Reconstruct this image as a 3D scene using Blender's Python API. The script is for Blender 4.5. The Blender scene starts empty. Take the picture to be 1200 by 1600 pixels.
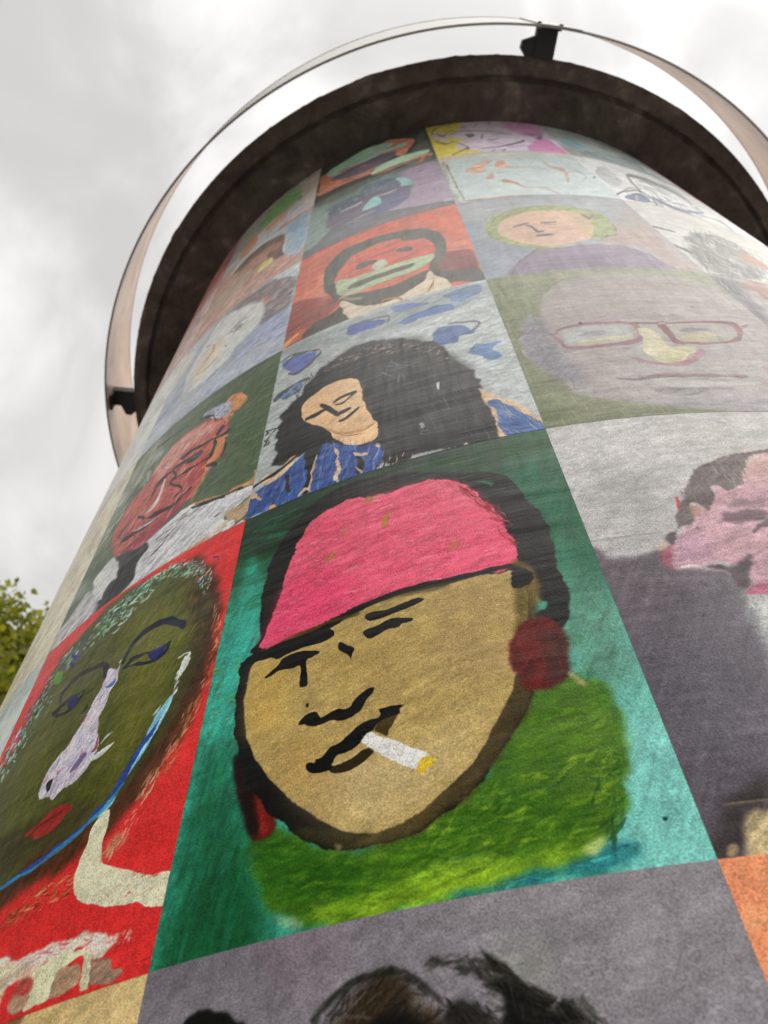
import bpy, bmesh, math, random
import numpy as np
from mathutils import Vector, Matrix, noise as mnoise

# ------------------------------------------------------------------ camera, sky, sun
S = bpy.context.scene
R = 0.668            # radius of the advertising column, metres
CAMZ = 1.42          # eye height
D = 1.38297 * R      # camera distance from the column's axis

cam_d = bpy.data.cameras.new('camera')
cam = bpy.data.objects.new('camera', cam_d)
S.collection.objects.link(cam)
rx = Vector((0.967941, 0.25023526, -0.02173789))
ux = Vector((0.21685653, -0.78887605, 0.57501985))
fx = Vector((-0.12674174, 0.56129929, 0.81785062))
cam.matrix_world = Matrix(((rx.x, ux.x, -fx.x, 0), (rx.y, ux.y, -fx.y, -D), (rx.z, ux.z, -fx.z, CAMZ), (0, 0, 0, 1)))
cam_d.sensor_fit = 'HORIZONTAL'
cam_d.sensor_width = 36.0
cam_d.lens = 36.0 * 1196.494 / 1200.0
cam_d.clip_start = 0.01
cam_d.clip_end = 3000
cam_d.dof.use_dof = True
cam_d.dof.focus_distance = 0.42
cam_d.dof.aperture_fstop = 20.0
S.camera = cam
S.view_settings.view_transform = 'Standard'
S.view_settings.look = 'None'
S.view_settings.gamma = 1
S.view_settings.use_curve_mapping = False
S.view_settings.exposure = 0.95

SUN_AZ, SUN_EL = math.radians(138), math.radians(54)      # azimuth from +Y towards +X
sun_dir = Vector((math.sin(SUN_AZ) * math.cos(SUN_EL), math.cos(SUN_AZ) * math.cos(SUN_EL), math.sin(SUN_EL)))

W = bpy.data.worlds.new('World'); S.world = W; W.use_nodes = True
nt = W.node_tree; nt.nodes.clear()
def N(tree, t, **k):
    n = tree.nodes.new(t)
    for a, v in k.items():
        setattr(n, a, v)
    return n
out = N(nt, 'ShaderNodeOutputWorld'); bg = N(nt, 'ShaderNodeBackground'); bg.inputs['Strength'].default_value = 0.1
nt.links.new(bg.outputs[0], out.inputs[0])
sky = N(nt, 'ShaderNodeTexSky', sky_type='NISHITA', sun_disc=False, sun_elevation=SUN_EL, sun_rotation=SUN_AZ)
tc = N(nt, 'ShaderNodeTexCoord')
mp = N(nt, 'ShaderNodeMapping'); mp.inputs['Scale'].default_value = (1.25, 1.0, 1.2); mp.inputs['Location'].default_value = (3.45, 0.4, 1.7)
nt.links.new(tc.outputs['Generated'], mp.inputs[0])
n1 = N(nt, 'ShaderNodeTexNoise'); n1.inputs['Scale'].default_value = 2.7; n1.inputs['Detail'].default_value = 6; n1.inputs['Roughness'].default_value = 0.5; n1.inputs['Distortion'].default_value = 0.55
nt.links.new(mp.outputs[0], n1.inputs[0])
dot = N(nt, 'ShaderNodeVectorMath', operation='DOT_PRODUCT'); dot.inputs[1].default_value = sun_dir
nt.links.new(tc.outputs['Generated'], dot.inputs[0])
mr0 = N(nt, 'ShaderNodeMapRange'); mr0.inputs[1].default_value = 0.55; mr0.inputs[2].default_value = 1.0
nt.links.new(dot.outputs['Value'], mr0.inputs[0])
mr1 = N(nt, 'ShaderNodeMath', operation='POWER'); mr1.inputs[1].default_value = 3.5; nt.links.new(mr0.outputs[0], mr1.inputs[0])
mr = N(nt, 'ShaderNodeMapRange')       # glow of the veiled sun through the cloud
for i, v in ((1, 0.0), (2, 1.0), (3, 4.45), (4, 12.5)): mr.inputs[i].default_value = v
nt.links.new(mr1.outputs[0], mr.inputs[0])
cl = N(nt, 'ShaderNodeMapRange', interpolation_type='SMOOTHSTEP')       # cloud masses, thicker = greyer
for i, v in ((1, 0.36), (2, 0.64), (3, 0.79), (4, 1.2)): cl.inputs[i].default_value = v
nt.links.new(n1.outputs[0], cl.inputs[0])
mu = N(nt, 'ShaderNodeMath', operation='MULTIPLY')
nt.links.new(mr.outputs[0], mu.inputs[0]); nt.links.new(cl.outputs[0], mu.inputs[1])
tint = N(nt, 'ShaderNodeVectorMath', operation='SCALE'); tint.inputs[0].default_value = (1.0, 0.985, 0.965)
nt.links.new(mu.outputs[0], tint.inputs['Scale'])
mixs = N(nt, 'ShaderNodeMix', data_type='RGBA'); mixs.inputs[0].default_value = 0.965
nt.links.new(sky.outputs[0], mixs.inputs[6]); nt.links.new(tint.outputs[0], mixs.inputs[7])
nt.links.new(mixs.outputs[2], bg.inputs[0])

sl = bpy.data.lights.new('sun', 'SUN'); sl.energy = 1.5; sl.angle = math.radians(80); sl.color = (1.0, 0.95, 0.88)
so = bpy.data.objects.new('sun', sl); S.collection.objects.link(so)
so.rotation_euler = sun_dir.to_track_quat('Z', 'Y').to_euler(); so.location = (4, 3, 6)

# ------------------------------------------------------------------ helpers
def link(name, me, parent=None, loc=None):
    o = bpy.data.objects.new(name, me); S.collection.objects.link(o)
    if parent: o.parent = parent
    if loc: o.location = loc
    return o
def tag(o, label=None, cat=None, group=None, kind=None):
    if label: o['label'] = label
    if cat: o['category'] = cat
    if group: o['group'] = group
    if kind: o['kind'] = kind
    return o
def mesh(name, verts, faces, mat=None, smooth=False):
    me = bpy.data.meshes.new(name); me.from_pydata([tuple(v) for v in verts], [], faces)
    if mat: me.materials.append(mat)
    if smooth: me.polygons.foreach_set('use_smooth', [True] * len(me.polygons))
    me.update(); return me
def mat(name):
    m = bpy.data.materials.new(name); m.use_nodes = True
    t = m.node_tree; b = t.nodes['Principled BSDF']
    return m, t, b
def lnk(t, a, b): t.links.new(a, b)
def noise_node(t, vec, scale, detail=4, rough=0.5, stretch=(1, 1, 1), dist=0):
    mpn = N(t, 'ShaderNodeMapping'); mpn.inputs['Scale'].default_value = stretch
    lnk(t, vec, mpn.inputs[0])
    n = N(t, 'ShaderNodeTexNoise'); n.inputs['Scale'].default_value = scale; n.inputs['Detail'].default_value = detail
    n.inputs['Roughness'].default_value = rough; n.inputs['Distortion'].default_value = dist
    lnk(t, mpn.outputs[0], n.inputs[0]); return n
def ramp(t, fac, stops):
    r = N(t, 'ShaderNodeValToRGB'); e = r.color_ramp.elements
    while len(e) < len(stops): e.new(0.5)
    for i, (p, c) in enumerate(stops): e[i].position = p; e[i].color = (*c, 1)
    lnk(t, fac, r.inputs[0]); return r
def bump(t, h, strength, distance, prev=None):
    b = N(t, 'ShaderNodeBump'); b.inputs['Strength'].default_value = strength; b.inputs['Distance'].default_value = distance
    lnk(t, h, b.inputs['Height'])
    if prev: lnk(t, prev.outputs[0], b.inputs['Normal'])
    return b
def lathe(prof, n=256, a0=0, a1=2 * math.pi, wob=None):
    """surface of revolution from (radius, z) pairs in column radii; wob(i_prof, angle) -> (dr, dz)"""
    full = abs(a1 - a0 - 2 * math.pi) < 1e-6
    m = n if full else n + 1
    V, F = [], []
    for j in range(m):
        a = a0 + (a1 - a0) * j / n
        for i, (r, z) in enumerate(prof):
            dr, dz = wob(i, a) if wob else (0, 0)
            V.append(((r + dr) * R * math.sin(a), -(r + dr) * R * math.cos(a), (z + dz) * R + CAMZ))
    k = len(prof)
    for j in range(n):
        p, q = (j % m) * k, ((j + 1) % m) * k
        for i in range(k - 1): F.append((p + i, q + i, q + i + 1, p + i + 1))
    return V, F

# ------------------------------------------------------------------ materials
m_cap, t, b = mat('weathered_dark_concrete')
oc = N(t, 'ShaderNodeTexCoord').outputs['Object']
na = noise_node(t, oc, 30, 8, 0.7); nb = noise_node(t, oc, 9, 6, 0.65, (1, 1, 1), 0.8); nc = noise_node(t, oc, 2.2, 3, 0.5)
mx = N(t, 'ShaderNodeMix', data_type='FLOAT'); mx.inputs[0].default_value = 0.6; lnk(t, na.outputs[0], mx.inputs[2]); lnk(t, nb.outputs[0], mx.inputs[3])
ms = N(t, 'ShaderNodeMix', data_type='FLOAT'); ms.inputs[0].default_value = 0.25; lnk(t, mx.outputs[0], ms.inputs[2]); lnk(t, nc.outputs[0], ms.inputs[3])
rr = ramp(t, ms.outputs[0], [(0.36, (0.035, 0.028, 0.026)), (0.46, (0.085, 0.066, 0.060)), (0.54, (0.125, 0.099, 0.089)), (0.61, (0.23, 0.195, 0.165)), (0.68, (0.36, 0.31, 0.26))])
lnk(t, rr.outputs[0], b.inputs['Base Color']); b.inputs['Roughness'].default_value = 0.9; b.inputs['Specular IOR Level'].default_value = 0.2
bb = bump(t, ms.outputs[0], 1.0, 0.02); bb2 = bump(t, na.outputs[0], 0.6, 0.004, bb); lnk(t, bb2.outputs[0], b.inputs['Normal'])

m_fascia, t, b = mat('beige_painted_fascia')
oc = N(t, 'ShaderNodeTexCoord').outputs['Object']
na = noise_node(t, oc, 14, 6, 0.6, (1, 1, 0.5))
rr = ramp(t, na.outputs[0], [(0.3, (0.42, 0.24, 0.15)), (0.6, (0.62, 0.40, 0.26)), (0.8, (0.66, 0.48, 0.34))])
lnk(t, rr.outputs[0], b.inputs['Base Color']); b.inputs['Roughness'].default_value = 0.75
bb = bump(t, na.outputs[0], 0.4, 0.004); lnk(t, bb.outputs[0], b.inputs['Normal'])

m_steel, t, b = mat('brushed_stainless_steel')
oc = N(t, 'ShaderNodeTexCoord').outputs['Object']
na = noise_node(t, oc, 9, 5, 0.6, (1, 1, 1)); nb = noise_node(t, oc, 60, 3, 0.5, (1, 1, 9))
rr = ramp(t, na.outputs[0], [(0.3, (0.27, 0.27, 0.268)), (0.65, (0.40, 0.398, 0.392))])
lnk(t, rr.outputs[0], b.inputs['Base Color']); b.inputs['Metallic'].default_value = 0.35
rg = N(t, 'ShaderNodeMapRange'); rg.inputs[3].default_value = 0.5; rg.inputs[4].default_value = 0.65
lnk(t, na.outputs[0], rg.inputs[0]); lnk(t, rg.outputs[0], b.inputs['Roughness'])
bb = bump(t, nb.outputs[0], 0.12, 0.001); lnk(t, bb.outputs[0], b.inputs['Normal'])

m_inner, t, b = mat('inner_steel_tan_reflection')
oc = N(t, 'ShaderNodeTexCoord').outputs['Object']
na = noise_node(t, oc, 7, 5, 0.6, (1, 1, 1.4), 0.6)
rr = ramp(t, na.outputs[0], [(0.3, (0.42, 0.30, 0.225)), (0.52, (0.62, 0.49, 0.39)), (0.7, (0.74, 0.62, 0.52))])  # tan of the mirrored warm surroundings is put into the base colour
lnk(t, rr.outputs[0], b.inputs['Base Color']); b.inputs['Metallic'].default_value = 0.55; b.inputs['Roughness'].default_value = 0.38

m_edge, t, b = mat('dull_steel_edge')
b.inputs['Base Color'].default_value = (0.33, 0.31, 0.29, 1); b.inputs['Metallic'].default_value = 0.5; b.inputs['Roughness'].default_value = 0.45
m_black, t, b = mat('black_painted_steel')
b.inputs['Base Color'].default_value = (0.012, 0.012, 0.014, 1); b.inputs['Roughness'].default_value = 0.6
m_shaft, t, b = mat('old_paper_and_paste')
oc = N(t, 'ShaderNodeTexCoord').outputs['Object']
na = noise_node(t, oc, 8, 6, 0.6)
rr = ramp(t, na.outputs[0], [(0.3, (0.25, 0.24, 0.22)), (0.7, (0.5, 0.48, 0.44))])
lnk(t, rr.outputs[0], b.inputs['Base Color']); b.inputs['Roughness'].default_value = 0.8
m_plinth, t, b = mat('grey_cast_concrete')
oc = N(t, 'ShaderNodeTexCoord').outputs['Object']
na = noise_node(t, oc, 30, 8, 0.65)
rr = ramp(t, na.outputs[0], [(0.3, (0.13, 0.125, 0.12)), (0.7, (0.3, 0.29, 0.27))])
lnk(t, rr.outputs[0], b.inputs['Base Color']); b.inputs['Roughness'].default_value = 0.9
bb = bump(t, na.outputs[0], 0.5, 0.003); lnk(t, bb.outputs[0], b.inputs['Normal'])

def poster_mat(img, seed):
    m, t, b = mat('printed_portrait_paper')
    uv = N(t, 'ShaderNodeUVMap').outputs[0]
    oc = N(t, 'ShaderNodeTexCoord').outputs['Object']
    im = N(t, 'ShaderNodeTexImage'); im.image = img; im.extension = 'EXTEND'; lnk(t, uv, im.inputs[0])
    # coarse print grain: fine light and dark speckle of the rough paper
    g1 = noise_node(t, oc, 1250, 1, 0.8); g2 = noise_node(t, oc, 260, 3, 0.6)
    gm = N(t, 'ShaderNodeMapRange'); 
    for i, v in ((1, 0.3), (2, 0.7), (3, 0.69), (4, 1.38)): gm.inputs[i].default_value = v
    lnk(t, g1.outputs[0], gm.inputs[0])
    g3 = N(t, 'ShaderNodeMapRange')
    for i, v in ((1, 0.3), (2, 0.7), (3, 0.93), (4, 1.08)): g3.inputs[i].default_value = v
    lnk(t, g2.outputs[0], g3.inputs[0])
    gg = N(t, 'ShaderNodeMath', operation='MULTIPLY'); lnk(t, gm.outputs[0], gg.inputs[0]); lnk(t, g3.outputs[0], gg.inputs[1])
    sc = N(t, 'ShaderNodeVectorMath', operation='SCALE'); lnk(t, im.outputs[0], sc.inputs[0]); lnk(t, gg.outputs[0], sc.inputs['Scale'])
    lnk(t, sc.outputs[0], b.inputs['Base Color'])
    # paste brush streaks: uneven gloss and a very shallow relief
    st = noise_node(t, oc, 22, 5, 0.6, (9, 9, 0.9), 0.4); lo = noise_node(t, oc, 7, 4, 0.55, (0.6, 0.6, 3.2))
    rg = N(t, 'ShaderNodeMapRange')
    for i, v in ((1, 0.3), (2, 0.7), (3, ROUGH[0]), (4, ROUGH[1])): rg.inputs[i].default_value = v
    lnk(t, st.outputs[0], rg.inputs[0]); lnk(t, rg.outputs[0], b.inputs['Roughness'])
    b.inputs['Specular IOR Level'].default_value = SPEC
    b1 = bump(t, lo.outputs[0], 0.5, 0.005)
    b2 = bump(t, st.outputs[0], 0.25, 0.0006, b1)
    b3 = bump(t, g1.outputs[0], 0.35, 0.0004, b2)
    lnk(t, b3.outputs[0], b.inputs['Normal'])
    return m
ROUGH = (0.28, 0.42); SPEC = 0.11

# ------------------------------------------------------------------ ground
m_pave, t, b = mat('pale_concrete_pavement')
oc = N(t, 'ShaderNodeTexCoord').outputs['Object']
na = noise_node(t, oc, 40, 6, 0.7)
rr = ramp(t, na.outputs[0], [(0.3, (0.24, 0.23, 0.215)), (0.7, (0.40, 0.385, 0.36))])
lnk(t, rr.outputs[0], b.inputs['Base Color']); b.inputs['Roughness'].default_value = 0.95
m_grass, t, b = mat('ground_grass')
oc = N(t, 'ShaderNodeTexCoord').outputs['Object']
na = noise_node(t, oc, 1.5, 8, 0.7)
rr = ramp(t, na.outputs[0], [(0.3, (0.035, 0.055, 0.018)), (0.7, (0.08, 0.11, 0.035))])
lnk(t, rr.outputs[0], b.inputs['Base Color']); b.inputs['Roughness'].default_value = 1.0
V = [(-1500, -1500, 0), (1500, -1500, 0), (1500, 1500, 0), (-1500, 1500, 0)]
tag(link('ground', mesh('ground', V, [(0, 1, 2, 3)], m_grass)), 'grassy ground around the paved square', kind='structure')
V = [(7 * math.sin(a), -7 * math.cos(a), 0.004) for a in np.linspace(0, 2 * math.pi, 64, endpoint=False)]
tag(link('pavement', mesh('pavement', V, [tuple(range(64))], m_pave)), 'grey pavement under the column', kind='structure')

# ------------------------------------------------------------------ the column
THA, DTH, H0, DH, HT = -0.24032, math.pi / 10, 0.20503, 0.43417, 2.37587
col = tag(link('advertising_column', None), 'round advertising column pasted all over with painted portraits under a dark overhanging cap', 'advertising column', kind='thing')
zb = H0 - 4 * DH
V, F = lathe([(0.996, zb - 0.01), (0.996, 2.40)], 160)
link('shaft', mesh('shaft', V, F, m_shaft, True), col)
g = -CAMZ / R
V, F = lathe([(1.10, g), (1.10, g + 0.16), (1.085, g + 0.18), (1.03, g + 0.20), (1.02, zb - 0.03), (1.015, zb - 0.012), (0.99, zb - 0.005)], 160)
link('plinth', mesh('plinth', V, F, m_plinth), col)
def wob(i, a):
    if i in (0,): return (0, 0)
    p = Vector((math.sin(a) * 9, math.cos(a) * 9, i * 0.35))
    q = Vector((math.sin(a) * 40, math.cos(a) * 40, i * 0.5))
    s = 0.0014 * mnoise.noise(p) + 0.0022 * mnoise.noise(q) + 0.0016 * mnoise.noise(q * 2.7)
    return (s if i > 5 else s * 0.6, s * 0.8)
prof = [(0.995, 2.3765), (1.03, 2.374), (1.07, 2.370), (1.092, 2.3655), (1.0985, 2.363), (1.101, 2.378), (1.111, 2.379), (1.114, 2.364), (1.122, 2.368), (1.14, 2.377), (1.155, 2.385), (1.1602, 2.3939)]
V, F = lathe(prof, 720, wob=wob)
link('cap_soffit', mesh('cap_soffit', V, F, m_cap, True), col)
prof = [(1.1602, 2.3941), (1.156, 2.402), (1.14, 2.43), (1.12, 2.45), (1.0, 2.56), (0.8, 2.66), (0.5, 2.76), (0.25, 2.80), (0.02, 2.81)]
V, F = lathe(prof, 256)
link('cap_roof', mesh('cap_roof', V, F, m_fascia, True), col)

# steel hoop round the cap, on four brackets
RR, Z1, Z2, TH = 1.236, 2.3200, 2.633, 0.0035
V, F = lathe([(RR - TH, Z1), (RR, Z1), (RR, Z2), (RR - TH, Z2)], 256)
hoop = link('steel_hoop', mesh('steel_hoop', V, F, m_steel), col)
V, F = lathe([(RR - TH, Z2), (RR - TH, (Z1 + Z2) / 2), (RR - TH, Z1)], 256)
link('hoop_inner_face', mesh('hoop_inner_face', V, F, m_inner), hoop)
tag(hoop, 'brushed steel band standing off around the rim of the cap')
for z_ in (Z1, Z2):                                           # rolled edges of the band
    cc = [(RR - TH / 2 + 0.0032 * math.cos(q_), z_ + 0.0032 * math.sin(q_)) for q_ in np.linspace(0, -2 * math.pi, 9)]
    V, F = lathe(cc, 256)
    link('rolled_edge', mesh('rolled_edge', V, F, m_edge, True), hoop)
V, F = lathe([(RR + 0.0008, Z1 - 0.004), (RR + 0.0028, Z1 - 0.004), (RR + 0.0028, Z2 + 0.004), (RR + 0.0008, Z2 + 0.004), (RR + 0.0008, Z1 - 0.004)], 8, math.radians(19.4), math.radians(24.6))
link('joint_plate', mesh('joint_plate', V, F, m_steel), hoop)
def bm_box(bm, cx, cy, cz, sx, sy, sz, taper=None):
    vs = [bm.verts.new((cx + sx * a, cy + sy * b_, cz + sz * c)) for a in (-.5, .5) for b_ in (-.5, .5) for c in (-.5, .5)]
    for f in ((0, 1, 3, 2), (4, 6, 7, 5), (0, 4, 5, 1), (2, 3, 7, 6), (0, 2, 6, 4), (1, 5, 7, 3)): bm.faces.new([vs[i] for i in f])
    return vs
bm = bmesh.new()
# local frame: x along the rim, -y outwards, z up; origin at the column axis, scaled in metres
w = 0.057 * R
y_in, y_out = 1.152 * R, (RR - TH) * R
bm_box(bm, 0.012 * R, -(y_in + y_out) / 2, 2.404 * R, w, y_out - y_in - 0.001, 0.03 * R)          # arm
bm_box(bm, 0.012 * R, -(y_out - 0.004 * R), 2.385 * R, w * 0.98, 0.006 * R, 0.07 * R)                        # foot against the band
V2 = [(-0.052, 1.176), (-0.050, 1.194), (-0.016, 1.208), (-0.016, 1.15), (-0.030, 1.152)]              # wedge-shaped lug
lo_ = [bm.verts.new((x * R, -y * R, 2.391 * R)) for x, y in V2]; hi_ = [bm.verts.new((x * R, -y * R, 2.417 * R)) for x, y in V2]
bm.faces.new(lo_); bm.faces.new(hi_[::-1])
for i in range(5): bm.faces.new((lo_[i], lo_[(i + 1) % 5], hi_[(i + 1) % 5], hi_[i]))
bmesh.ops.recalc_face_normals(bm, faces=bm.faces)
bmesh.ops.bevel(bm, geom=[e for e in bm.edges], offset=0.0008, segments=1, affect='EDGES')
me_br = bpy.data.meshes.new('bracket'); bm.to_mesh(me_br); bm.free(); me_br.materials.append(m_black)
bm = bmesh.new(); bmesh.ops.create_cone(bm, segments=10, radius1=0.0045, radius2=0.003, depth=0.003, cap_ends=True)
me_bolt = bpy.data.meshes.new('bolt'); bm.to_mesh(me_bolt); bm.free(); me_bolt.materials.append(m_black)
for k, deg in enumerate((20.6, 110.6, -69.0, -159.0)):
    bo = link('bracket', me_br, hoop, (0, 0, CAMZ)); bo.rotation_euler = (0, 0, math.radians(deg))
    for (da, dz) in ((-1.0, 2.35), (1.6, 2.345)) if k == 0 else ((0, 2.36),):
        a = math.radians(deg + da)
        bt = link('bolt', me_bolt, hoop, ((RR * R + .003) * math.sin(a), -(RR * R + .003) * math.cos(a), CAMZ + (dz - 0.0) * R))
        bt.rotation_euler = (math.radians(90), 0, a)

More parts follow.
